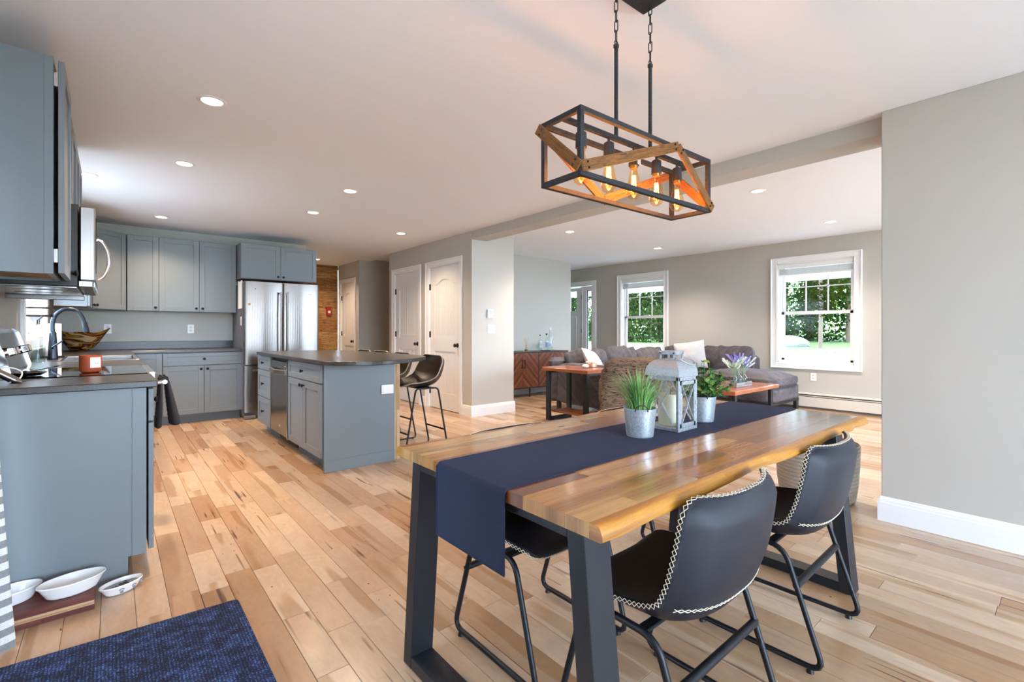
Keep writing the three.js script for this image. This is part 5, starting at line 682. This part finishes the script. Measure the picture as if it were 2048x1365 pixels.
// ------------------------------------------------------------------ chandelier
{
  const g = thing('chandelier', 'black cage chandelier with zigzag wooden straps and five filament bulbs', 'chandelier', [1.52, 1.734, -1.08], -0.031), L = 0.391, H = 0.111, W = 0.0935, t = 0.0165, h = t / 2;
  const B = (a, b) => bar(a, b, t, t, Math.abs(a[1] - b[1]) > 0.1 ? [1, 0, 0] : [0, 1, 0], 0.001, a[0] + b[2]);
  for (const y of [-H + h, H - h]) { for (const z of [-W + h, W - h]) add(g, 'cage_bar', B([-L, y, z], [L, y, z]), MT.iron); for (const x of [-L + h, L - h]) add(g, 'cage_bar', B([x, y, -W + t], [x, y, W - t]), MT.iron); }
  for (const x of [-L + h, L - h]) for (const z of [-W + h, W - h]) add(g, 'cage_post', B([x, -H + t, z], [x, H - t, z]), MT.iron);
  add(g, 'lamp_bar', M([B([-L + t, H - h, 0], [L - t, H - h, 0])]), MT.iron);
  const fz = W + 0.004, ex = L + 0.004, wd = 0.036, strap = (a, b, n) => { const o = add(g, 'wood_strap', bar(a, b, n[0] ? 0.036 : 0.036, 0.008, n, 0.001, a[0] * 3 + a[2]), lampWood); for (const [p, q] of [[a, b], [b, a]]) { const d = V3(q).sub(V3(p)).normalize(), e = V3(n).cross(d); for (const k of [-1, 1]) { const c = V3(p).addScaledVector(d, 0.026).addScaledVector(e, k * 0.0095).addScaledVector(V3(n), 0.0055); add(o, 'bolt', new THREE.SphereGeometry(0.0042, 8, 6).translate(c.x, c.y, c.z), MT.black); } } };
  const lo = -H + 0.026, hi = H - 0.018, mid = 0.145;
  strap([-L + 0.002, lo, fz], [mid, hi + 0.012, fz], [0, 0, 1]); strap([mid, hi + 0.012, fz], [L + 0.006, lo - 0.012, fz], [0, 0, 1]); strap([-ex, lo, W - 0.002], [-ex, hi + 0.004, -W - 0.012], [-1, 0, 0]); strap([ex, lo - 0.01, W], [ex, hi, -W], [1, 0, 0]); strap([-L, hi + 0.004, -fz], [-0.06, lo - 0.01, -fz], [0, 0, -1]); strap([-0.06, lo - 0.01, -fz], [L, hi, -fz], [0, 0, -1]);
  const gl = mat(0xffe9c4, 0.02, { transmission: 1, ior: 1.45 }), fil = mat(0xffb35c, 0.5, { emissive: 0xffa540, emissiveIntensity: 55 });
  for (let i = 0; i < 5; i++) {
    const x = -0.29 + 0.145 * i, s = add(g, 'socket', M([cyl(0.005, 0.005, 0.03, 10, x, H - 0.03, 0), lathe([[0, 0.055], [0.012, 0.055], [0.0185, 0.05], [0.0195, 0], [0.016, 0], [0.016, 0.01], [0, 0.01]], 20).translate(x, 0.025, 0)]), MT.iron);
    add(s, 'socket_collar', cyl(0.0155, 0.0145, 0.014, 18, x, 0.021, 0), mat(0xb08d4c, 0.3, { metalness: 0.9 }));
    const b = add(g, 'filament_bulb', lathe([[0.012, 0.018], [0.0135, 0.005], [0.021, -0.03], [0.0285, -0.065], [0.029, -0.078], [0.022, -0.094], [0.01, -0.102], [0, -0.104]], 24).translate(x, 0, 0), gl); const F = []; for (let k = 0; k < 6; k++) { const a = k / 6 * 2 * PI; F.push(rod([x + 0.006 * Math.cos(a), -0.012, 0.006 * Math.sin(a)], [x + 0.011 * Math.cos(a + 0.5), -0.07, 0.011 * Math.sin(a + 0.5)], 0.0009, 5)); } add(b, 'filament', M(F), fil);
    const pl = new THREE.PointLight(0xffb066, BULB, 0, 2); pl.position.set(x, -0.04, 0); pl.shadow.radius = 0.5; pl.castShadow = true; pl.name = 'bulb_light'; g.add(pl);
  }
  add(g, 'hang_tag', bx(-0.002, 0.017, 0.028, 0.078, 0.0185, 0.0195, 0), mat(0xd7d5d2, 0.6));
  for (const x of [-0.104, 0.104]) { add(g, 'rod', M([bar([x, H, 0], [x, H + 0.335, 0], 0.011, 0.011, [1, 0, 0], 0.001), bx(x - 0.008, x + 0.008, H + 0.325, H + 0.34, -0.008, 0.008, 0.002)]), MT.iron); const n = 6, y0 = H + 0.355, step = (CH - 1.734 - 0.02 - y0) / n; for (let k = 0; k < n; k++) { const l = tube([[-0.0075, -0.021, 0], [0.0075, -0.021, 0], [0.0075, 0.021, 0], [-0.0075, 0.021, 0]], 0.0019, 0.0074, 40, 6, true).rotateY(k % 2 ? PI / 2 : 0.4).translate(x, y0 + step * (k + 0.5) - 0.004, 0); add(g, 'chain_link', l, MT.iron); } add(g, 'rod_eye', mv(new THREE.TorusGeometry(0.008, 0.002, 6, 18), x, H + 0.345, 0), MT.iron); }
  const cy = CH - 1.734; add(g, 'canopy', M([bx(-0.135, 0.135, cy - 0.022, cy, -0.056, 0.056, 0.004), bx(-0.128, 0.128, cy - 0.027, cy - 0.02, -0.049, 0.049, 0.003)]), MT.iron);
  for (const x of [-0.104, 0, 0.104]) add(g, 'canopy_screw', new THREE.SphereGeometry(0.008, 12, 8).translate(x, cy - 0.03, 0), MT.iron);
}

// ------------------------------------------------------------------ living room
{ // sectional sofa
  const g = thing('sectional_sofa', 'grey velvet corner sectional sofa with chaise end', 'sofa', [0, 0, 0]);
  const put = (n, geo, x, y, z, rx = 0, ry = 0, rz = 0, m = MT.sofa) => add(g, n, mv(geo, x, y, z, rx, ry, rz), m);
  put('base', cb(2.55, 0.24, 0.86, 0.03), 6.05, 0.25, -4.28); put('base', cb(0.9, 0.24, 1.5, 0.03), 7.22, 0.25, -3.33);
  put('arm', soft(0.24, 0.56, 1.06, { edge: 0.06, pw: 8, bump: 0.004, seed: 1 }), 4.86, 0.405, -4.13);
  put('back_frame', cb(2.9, 0.62, 0.16, 0.05), 6.2, 0.44, -4.78); put('back_frame', cb(0.14, 0.62, 1.65, 0.05), 7.64, 0.44, -3.95);
  [[5.42, 0.86], [6.26, 0.86]].forEach(([x, w], i) => put('seat_cushion', soft(w - 0.02, 0.17, 0.78, { edge: 0.25, seed: 2 + i }), x, 0.43, -4.2)); put('seat_cushion', soft(0.80, 0.17, 0.86, { edge: 0.25, seed: 5 }), 7.08, 0.43, -4.2);
  [[5.35, 0.84, 0.0], [6.14, 0.84, 0.02], [6.95, 0.8, -0.01]].forEach(([x, w, o], i) => put('back_cushion', soft(w, 0.44, 0.22, { edge: 0.5, pw: 3, bump: 0.016, seed: 6 + i, crown: 0.02 }), x, 0.625 + o, -4.62, -0.14));
  [[-4.33, 0.66], [-3.58, 0.86]].forEach(([z, w], i) => put('back_cushion', soft(w, 0.46, 0.24, { edge: 0.5, pw: 3, bump: 0.018, seed: 12 + i, crown: 0.02 }), 7.5, 0.645, z, 0, -PI / 2 - 0, 0));
  const ch = add(g, 'chaise_cushion', mv(soft(0.98, 0.19, 1.12, { edge: 0.28, pw: 4, seed: 20, crown: 0.05, n: 16 }), 7.16, 0.43, -3.10), MT.sofa); add(ch, 'piping', tube([[6.70, 0.375, -2.585], [7.62, 0.375, -2.585], [7.62, 0.375, -3.6], [6.70, 0.375, -3.6]], 0.006, 0.05, 90, 6, true), MT.sofa);
  put('chaise_base', soft(0.97, 0.22, 1.1, { edge: 0.03, pw: 10, bump: 0.003, seed: 25 }), 7.16, 0.25, -3.1);
  put('base_rail', M([cb(0.98, 0.035, 0.05, 0.004).translate(0, 0, 0.50), cb(0.05, 0.035, 1.05, 0.004).translate(-0.47, 0, 0)]), 7.16, 0.14, -3.1, 0, 0, 0, MT.sofaWood);
  for (const [x, z] of [[7.6, -2.6], [6.72, -2.6], [4.80, -3.66], [4.80, -4.66], [7.6, -4.7], [6.2, -3.9]]) put('leg', cb(0.055, 0.15, 0.055, 0.006), x, 0.075, z, 0, 0, 0, MT.sofaWood);
}
function cushionGeo(w, h, t, seed) { const f = (s) => grid(24, 24, (u, v) => { const a = u * 2 - 1, b = v * 2 - 1, pin = 1 - 0.07 * (1 - a * a) * 0 - 0.06 * (Math.abs(b) > Math.abs(a) ? 1 - a * a : 1 - b * b), z = s * t / 2 * Math.pow(Math.max(0, (1 - a * a) * (1 - b * b)), 0.42) + 0.012 * (N64(a * 3 + seed, b * 3 + 9) - 0.5) * (1 - a * a) * (1 - b * b); return [a * w / 2 * pin, b * h / 2 * pin, z]; }); return M([f(1), f(-1)]); }
solo('throw_pillow', 'pale blush square throw pillow on the sofa behind the lantern', 'pillow', cushionGeo(0.48, 0.46, 0.17, 3), MT.pillow, [7.2, 0.725, -4.02], -PI / 2 + 0.45).rotation.z = 0.15;
solo('throw_pillow', 'crumpled grey and white pillow at the sofa arm', 'pillow', cushionGeo(0.46, 0.42, 0.16, 8), MT.pillow, [5.2, 0.68, -4.36], 0.35).rotation.x = -0.6;
{ // armchair seen from behind
  const g = thing('armchair', 'mottled brown upholstered armchair with rolled headrest, seen from behind', 'armchair', [4.37, 0, -3.09], 2.3);
  add(g, 'seat_base', soft(0.72, 0.34, 0.7, { edge: 0.05, pw: 9, bump: 0.004, seed: 50 }).translate(0, 0.25, 0), MT.brown); add(g, 'backrest', mv(soft(0.76, 0.62, 0.2, { edge: 0.2, pw: 5, bump: 0.01, seed: 51 }), 0, 0.46, -0.29, -0.12), MT.brown); add(g, 'headrest', mv(soft(0.68, 0.17, 0.22, { edge: 0.35, pw: 4, bump: 0.01, seed: 52 }), 0, 0.765, -0.32, -0.12), MT.brown);
  for (const s of [-1, 1]) add(g, 'arm', soft(0.14, 0.3, 0.62, { edge: 0.2, pw: 5, bump: 0.006, seed: 53 + s }).translate(s * 0.31, 0.45, 0.05), MT.brown); add(g, 'seat_cushion', soft(0.5, 0.14, 0.56, { edge: 0.3, seed: 56 }).translate(0, 0.47, 0.06), MT.brown); for (const [x, z] of [[-0.28, -0.28], [0.28, -0.28], [0.28, 0.28], [-0.28, 0.28]]) add(g, 'leg', cyl(0.022, 0.016, 0.09, 12, x, 0.045, z), MT.sofaWood);
}
function liveSlab(w, d, t, seed) { const s = new THREE.Shape(), n = 26, e = (k, x) => 0.012 * (N64(x * 7 + seed + k * 13, 5) - 0.5) * 2; for (let i = 0; i <= n; i++) { const x = lerp(-w / 2, w / 2, i / n); i ? s.lineTo(x, -d / 2 + e(0, x)) : s.moveTo(x, -d / 2 + e(0, x)); } for (let i = n; i >= 0; i--) { const x = lerp(-w / 2, w / 2, i / n); s.lineTo(x, d / 2 + e(1, x)); } s.closePath(); const g = ext(s, t - 0.016, { bevelEnabled: true, bevelThickness: 0.008, bevelSize: 0.012, bevelOffset: -0.012, bevelSegments: 2 }); return g.rotateX(-PI / 2).translate(0, 0.008, 0); }
{
  const g = thing('side_table', 'live-edge wooden side table on black legs beside the sofa arm', 'side table', [4.43, 0, -3.99], PI / 2); const w = 0.76, d = 0.48;
  add(g, 'top', liveSlab(w, d, 0.045, 3).translate(0, 0.627, 0), liveWood); for (const s of [-1, 1]) { for (const q of [-1, 1]) add(g, 'leg', bx(s * 0.31 - 0.03, s * 0.31 + 0.03, 0.0, 0.627, q * 0.19 - 0.02, q * 0.19 + 0.02, 0.002), MT.tableLeg); add(g, 'foot_bar', bx(s * 0.31 - 0.03, s * 0.31 + 0.03, 0, 0.035, -0.19, 0.19, 0.002), MT.tableLeg); add(g, 'top_bar', bx(s * 0.31 - 0.03, s * 0.31 + 0.03, 0.6, 0.627, -0.19, 0.19, 0.002), MT.tableLeg); }
  [-0.105, -0.035, 0.035, 0.105].forEach((z, i) => add(g, 'shelf_board', bx(-0.3, 0.3, 0.10, 0.125, z - 0.034, z + 0.034, 0.002, 'x', i), liveWood));
}
{ const g = thing('shell_dish', 'round copper-rimmed dish piled with shells on the side table', 'dish', [4.62, 0.672, -3.93]); add(g, 'dish', lathe([[0, 0.002], [0.075, 0.002], [0.08, 0.006], [0.08, 0.048], [0.076, 0.048], [0.076, 0.01], [0, 0.01]], 32), mat(0xcf9a80, 0.3, { metalness: 0.4 })); const r = rng(66), ms = [0xe8dccb, 0xd2b48c, 0xf0ebe2].map((c) => mat(c, 0.6)); for (let i = 0; i < 14; i++) { const k = add(g, 'shell', mv(new THREE.ConeGeometry(0.016, 0.04, 9), 0, 0, 0, PI / 2), ms[i % 3]); k.position.set((r() - 0.5) * 0.1, 0.045 + r() * 0.018, (r() - 0.5) * 0.1); k.rotation.set(r(), r() * 6, r()); } }
solo('seashell', 'loose pale seashell lying in front of the shell dish', 'shell', toCreasedNormals(grid(28, 10, (u, v) => { const a = u * 2 * PI, k = 1 + 0.07 * Math.sin(a * 9), R = Math.sin(v * PI) * k; return [0.062 * R * Math.cos(a), 0.024 - 0.024 * Math.cos(v * PI), 0.04 * R * Math.sin(a)]; }), 1), mat(0xd9d2c6, 0.5), [4.44, 0.6725, -3.86], 0.4);
{
  const g = thing('coffee_table', 'live-edge wooden coffee table in front of the sofa', 'coffee table', [5.92, 0, -2.74]); const w = 1.20, d = 0.62;
  add(g, 'top', liveSlab(w, d, 0.05, 11).translate(0, 0.40, 0), liveWood); for (const s of [-1, 1]) { for (const q of [-1, 1]) add(g, 'leg', bx(s * 0.50 - 0.03, s * 0.50 + 0.03, 0.0, 0.40, q * 0.25 - 0.02, q * 0.25 + 0.02, 0.002), MT.tableLeg); add(g, 'foot_bar', bx(s * 0.50 - 0.03, s * 0.50 + 0.03, 0, 0.03, -0.25, 0.25, 0.002), MT.tableLeg); }
}
{ const g = thing('vase_tray', 'weathered grey rectangular tray on the coffee table', 'tray', [5.91, 0.452, -2.66]), m = mat(0x9a9ca0, 0.8, { map: rep(woodT, 0.6, 0.2) }); add(g, 'floor_board', bx(-0.205, 0.205, 0, 0.008, -0.062, 0.062, 0.001), m); for (const s of [-1, 1]) { add(g, 'side_board', bx(-0.205, 0.205, 0.0, 0.05, s * 0.064 - 0.005, s * 0.064 + 0.005, 0.001), m); add(g, 'end_board', bx(s * 0.207 - 0.005, s * 0.207 + 0.005, 0, 0.05, -0.069, 0.069, 0.001), m); } }
[['left lavender vase, pale stems leaning left', -0.13, 0], ['middle lavender vase, with purple spikes', 0.0, 1], ['right lavender vase, pale stems leaning right', 0.13, 2]].forEach(([l, dx, k]) => {
  const g = thing('lavender_vase', `clear glass ${l}`, 'vase', [5.91 + dx, 0.4605, -2.66]); add(g, 'vase', lathe([[0, 0.002], [0.042, 0.002], [0.044, 0.006], [0.044, 0.07], [0.04, 0.09], [0.02, 0.125], [0.02, 0.14], [0.028, 0.152]], 24), MT.jarGlass); add(g, 'water', cyl(0.041, 0.041, 0.055, 20, 0, 0.032, 0), mat(0xe8f0f0, 0.02, { transmission: 1, ior: 1.33 }));
  const r = rng(90 + k), st = mat(0x8aa68c, 0.7), cs = k === 1 ? [0x8577c4, 0x6f62b4, 0x9d92d2] : [0xdfe7d8, 0xb9cbb4, 0xcdd9c6, k === 2 ? 0x9a8fd0 : 0x9fb89c], fm = cs.map((c) => mat(c, 0.8));
  for (let i = 0; i < 20; i++) { const a = r() * 2 * PI, R = 0.05 + 0.10 * r(), lean = (k - 1) * 0.05, H = 0.25 + 0.10 * r() + (k === 1 ? 0.05 : 0), b = [0.008 * Math.cos(a), 0.13, 0.008 * Math.sin(a)], m = [R * 0.4 * Math.cos(a) + lean * 0.4, 0.13 + (H - 0.13) * 0.55, R * 0.4 * Math.sin(a)], c = [R * Math.cos(a) + lean, H, R * Math.sin(a)], o = add(g, 'stem', spline([[0.01 * Math.cos(a + 2), 0.03, 0.01 * Math.sin(a + 2)], b, m, c], 0.0016, 14, 5), st), fl = [], M0 = V3(m), C0 = V3(c); for (let j = 0; j < 9; j++) { const p = M0.clone().lerp(C0, 0.25 + j * 0.09); for (let q = 0; q < 3; q++) { const e = q * 2.1 + j; fl.push(new THREE.ConeGeometry(0.005, 0.018, 5).rotateZ(0.9 * Math.cos(e)).rotateX(0.9 * Math.sin(e)).translate(p.x + 0.007 * Math.cos(e), p.y + 0.006, p.z + 0.007 * Math.sin(e))); } } add(o, 'flower_spike', M(fl), fm[Math.floor(r() * fm.length)]); }
});
{ // sideboard with chevron doors
  const g = thing('sideboard', 'walnut sideboard with chevron doors against the far living room wall', 'sideboard', [5.63, 0, -6.145]), W = 0.745, D = 0.195, y0 = 0.155, y1 = 0.775;
  add(g, 'carcass', M([bx(-W, W, y1 - 0.022, y1, -D, D, 0.002), bx(-W, W, y0, y0 + 0.022, -D, D, 0.002), bx(-W, -W + 0.02, y0, y1, -D, D, 0.002), bx(W - 0.02, W, y0, y1, -D, D, 0.002), bx(-0.011, 0.011, y0, y1, -D, D, 0.001), bx(-W, W, y0, y1, -D, -D + 0.01, 0)]), mat(0x33302f, 0.45));
  const dw = (W - 0.02 - 0.011) / 2, clip = (P, a, b, c) => { const o = []; P.forEach((p, i) => { const q = P[(i + 1) % P.length], s = a * p[0] + b * p[1] - c, t = a * q[0] + b * q[1] - c; if (s <= 0) o.push(p); if (s * t < 0) { const k = s / (s - t); o.push([lerp(p[0], q[0], k), lerp(p[1], q[1], k)]); } }); return o; };
  [0, 1, 2, 3].forEach((i) => {
    const xa = (i < 2 ? -W + 0.02 : 0.011) + (i % 2) * dw + 0.002, w = dw - 0.004, hh = y1 - y0 - 0.048, ya = y0 + 0.024, dir = i % 2 ? -1 : 1; const d = add(g, 'door', bx(xa, xa + w, ya, ya + hh, D - 0.018, D - 0.006, 0.001), walnut[2]); const q = 0.052; const n = Math.ceil((w + hh) / q) + 2;
    for (let k = -n; k < n; k++) { let P = [[0, 0], [w, 0], [w, hh], [0, hh]]; const s = dir * 0.7071, c0 = k * q * 0.82; P = clip(P, -s, 0.7071, c0 + q * 0.82 - 0.001); if (P.length > 2) P = clip(P, s, -0.7071, -c0); if (P.length > 2) { let A = 0; P.forEach((p, j) => { const t = P[(j + 1) % P.length]; A += p[0] * t[1] - t[0] * p[1]; }); if (Math.abs(A) < 1e-4) continue; const e = ext(poly(P), 0.006).translate(xa, ya, D - 0.006), uv = e.attributes.uv, ps = e.attributes.position; for (let j = 0; j < uv.count; j++) { const X = ps.getX(j), Yy = ps.getY(j); uv.setXY(j, (X * dir + Yy) * 0.707 + k, (X * dir - Yy) * 0.707 + k * 0.37); } add(d, 'slat', e, walnut[(k * 7 + i + 100) % 4]); } }
    const hx = xa + (i % 2 ? 0.03 : w - 0.03); add(d, 'handle', M([bar([hx, 0.50, D + 0.024], [hx, 0.64, D + 0.024], 0.01, 0.008, [1, 0, 0]), bx(hx - 0.004, hx + 0.004, 0.505, 0.513, D, D + 0.024, 0), bx(hx - 0.004, hx + 0.004, 0.627, 0.635, D, D + 0.024, 0)]), MT.bronze);
  });
  for (const [x, z] of [[-0.62, 0.15], [0.62, 0.15], [-0.62, -0.15], [0.62, -0.15], [-0.17, 0.15]]) add(g, 'leg', cyl(0.016, 0.010, 0.155, 12, x, 0.0775, z), MT.black);
}
const onSide = 0.7755;
{ const g = thing('reed_diffuser', 'reed diffuser with thin sticks on the sideboard', 'diffuser', [5.5, onSide, -6.13]); add(g, 'bottle', lathe([[0, 0.001], [0.03, 0.001], [0.032, 0.06], [0.012, 0.075], [0.012, 0.09]], 20), MT.jarGlass); add(g, 'oil', cyl(0.027, 0.027, 0.03, 18, 0, 0.018, 0), mat(0xd9a06a, 0.1, { transmission: 0.6 })); for (let i = 0; i < 6; i++) { const a = i * 1.05; add(g, 'reed', rod([-0.01 * Math.cos(a), 0.01, -0.01 * Math.sin(a)], [0.045 * Math.cos(a), 0.235, 0.03 * Math.sin(a)], 0.0025, 6), mat(0xc28a55, 0.8)); } }
{ const mk = (label, x, z, R, H, neck, capM, extra) => { const g = thing('liquor_bottle', label, 'bottle', [x, onSide, z], 0, 'bottles on the sideboard'); add(g, 'bottle', lathe([[0, 0.002], [R * 0.96, 0.002], [R, 0.008], [R, H * 0.58], [R * 0.85, H * 0.65], [neck, H * 0.73], [neck, H * 0.92]], 24), MT.jarGlass); add(g, 'cap', cyl(neck * 1.15, neck * 1.15, H * 0.1, 16, 0, H * 0.95, 0), capM); if (extra) extra(g); };
  const lab = (c, R, y0, y1, a = 1.2) => (g) => add(g, 'printed_label', grid(14, 1, (u, v) => [R * 1.01 * Math.sin(lerp(-a, a, u)), lerp(y0, y1, v), R * 1.01 * Math.cos(lerp(-a, a, u))]), mat(c, 0.6));
  mk('short clear decanter at the left of the sideboard bottles', 5.79, -6.1, 0.055, 0.16, 0.02, MT.jarGlass); mk('clear bottle with copper red cap on the sideboard', 5.90, -6.2, 0.042, 0.29, 0.013, mat(0x8a4030, 0.4), lab(0xc9c4c0, 0.042, 0.05, 0.11)); mk('clear bottle with blue label and dark blue cap', 5.985, -6.12, 0.04, 0.31, 0.014, mat(0x1d2536, 0.4), lab(0x7f9bd0, 0.04, 0.06, 0.15)); mk('tallest clear frosted bottle with grey lettering band', 6.10, -6.15, 0.052, 0.42, 0.018, MT.white, lab(0xb9bcc0, 0.052, 0.08, 0.12)); }
{ const g = thing('serving_tray', 'low dark tray under the sideboard bottles', 'tray', [5.84, onSide, -6.0]); add(g, 'tray', bx(-0.1, 0.1, 0, 0.008, -0.03, 0.03, 0.003), MT.steelD); add(g, 'rim', M([bx(-0.1, 0.1, 0.006, 0.016, 0.026, 0.03, 0.001), bx(-0.1, 0.1, 0.006, 0.016, -0.03, -0.026, 0.001)]), MT.steelD); }
{ // baseboard heater under the front windows
  const g = thing('baseboard_heater', 'long beige baseboard heater under the front windows', 'heater', [0, 0, 0]); const z0 = -6.3, z1 = 0.4; add(g, 'back_plate', bx(7.785, 7.799, 0.03, 0.225, z0, z1, 0.001), MT.heater); add(g, 'hood', M([bx(7.735, 7.799, 0.205, 0.215, z0, z1, 0.002)]), MT.heater); add(g, 'front_panel', bx(7.722, 7.73, 0.03, 0.17, z0, z1, 0.002), MT.heater); add(g, 'damper', bx(7.728, 7.745, 0.180, 0.188, z0, z1, 0.001), MT.heater); add(g, 'fin_pipe', bx(7.75, 7.78, 0.06, 0.2, z0, z1, 0), MT.gapShade); add(g, 'gap_shade_strip', bx(7.735, 7.79, 0, 0.03, z0, z1, 0), MT.gapShade);  // floor strip fills the open gap, its grey in place of shade
}
{ // woven basket with a navy blanket
  const g = thing('rope_basket', 'cream woven rope basket at the end of the dining wall', 'basket', [3.675, 0, -1.13]); const pr = [[0, 0.004], [0.205, 0.004], [0.222, 0.02], [0.235, 0.12], [0.243, 0.25], [0.246, 0.372], [0.243, 0.382], [0.236, 0.38], [0.232, 0.25], [0.2, 0.02]], e = lathe(pr, 56), uv = e.attributes.uv, p = e.attributes.position; for (let i = 0; i < uv.count; i++) uv.setXY(i, uv.getX(i) * 1.5, p.getY(i)); add(g, 'woven_wall', e, MT.rope); add(g, 'handle', spline([[-0.20, 0.36, 0.14], [-0.235, 0.43, 0.10], [-0.245, 0.45, 0.02], [-0.25, 0.36, 0.0]], 0.007, 24, 6), mat(0x3a3030, 0.7));
  const b = thing('knit_blanket', 'chunky navy blanket heaped in the rope basket', 'blanket', [3.675, 0.28, -1.13]); const r = rng(61); add(b, 'heap', new THREE.SphereGeometry(0.215, 28, 16).scale(1, 0.62, 1), MT.blanket); for (let i = 0; i < 26; i++) { const a = r() * 2 * PI, R = 0.17 * Math.sqrt(r()), pts = []; for (let k = 0; k < 6; k++) { const t = a + (k - 2.5) * 0.28, q = R + 0.012 * Math.sin(k * 2 + i); pts.push([q * Math.cos(t), 0.13 * Math.sqrt(Math.max(0.02, 1 - (q / 0.218) ** 2)) + 0.012 * r(), q * Math.sin(t)]); } add(b, 'yarn_fold', spline(pts, 0.02, 18, 7), MT.blanket); }
}
// ------------------------------------------------------------------ recessed downlights
{
  const glow = mat(0xfff6ea, 0.5, { emissive: 0xfff0dc, emissiveIntensity: 9 });
  const can = (label, x, z, y, k = 1, warm = 0xffe3c2) => {
    const g = thing('recessed_light', label, 'light', [x, y, z], 0, 'recessed ceiling downlights'); add(g, 'trim_ring', lathe([[0.052, -0.001], [0.054, -0.006], [0.070, -0.004], [0.074, 0.0]], 36), MT.white); add(g, 'diffuser', cyl(0.0525, 0.0525, 0.004, 32, 0, -0.003, 0), glow);
    const s = new THREE.SpotLight(warm, CAN * k, 0, 1.12, 0.8, 2); s.position.set(0, -0.012, 0); s.target.position.set(0, -1, 0); s.shadow.radius = 3; s.castShadow = true; s.name = 'downlight_lamp'; g.add(s, s.target);
  };
  const D = [['nearest the camera above the kitchen aisle', 0.434, -3.16], ['second above the kitchen aisle', 0.432, -4.48], ['last above the kitchen aisle, near the wall cabinets', 0.43, -6.75], ['over the kitchen sink beside the wall cabinets', -0.157, -5.32], ['over the near end of the island', 1.70, -4.36], ['over the far end of the island', 1.695, -5.41], ['in front of the closet doors', 2.96, -5.815]];
  D.forEach(([l, x, z]) => can(`round recessed downlight ${l}`, x, z, CH));
  [['by the beam near the sideboard', 4.732, -4.39], ['in front of the window by the entry', 6.77, -4.35], ['by the beam above the armchair', 4.73, -1.95], ['in front of the chaise window', 6.745, -1.92]].forEach(([l, x, z]) => can(`round recessed downlight ${l}`, x, z, LH, 1.7, 0xfff0de));
  can('round recessed downlight in the hall by the plank wall', 2.85, -8.9, CH, 0.8);
}
renderer.render(scene, camera);
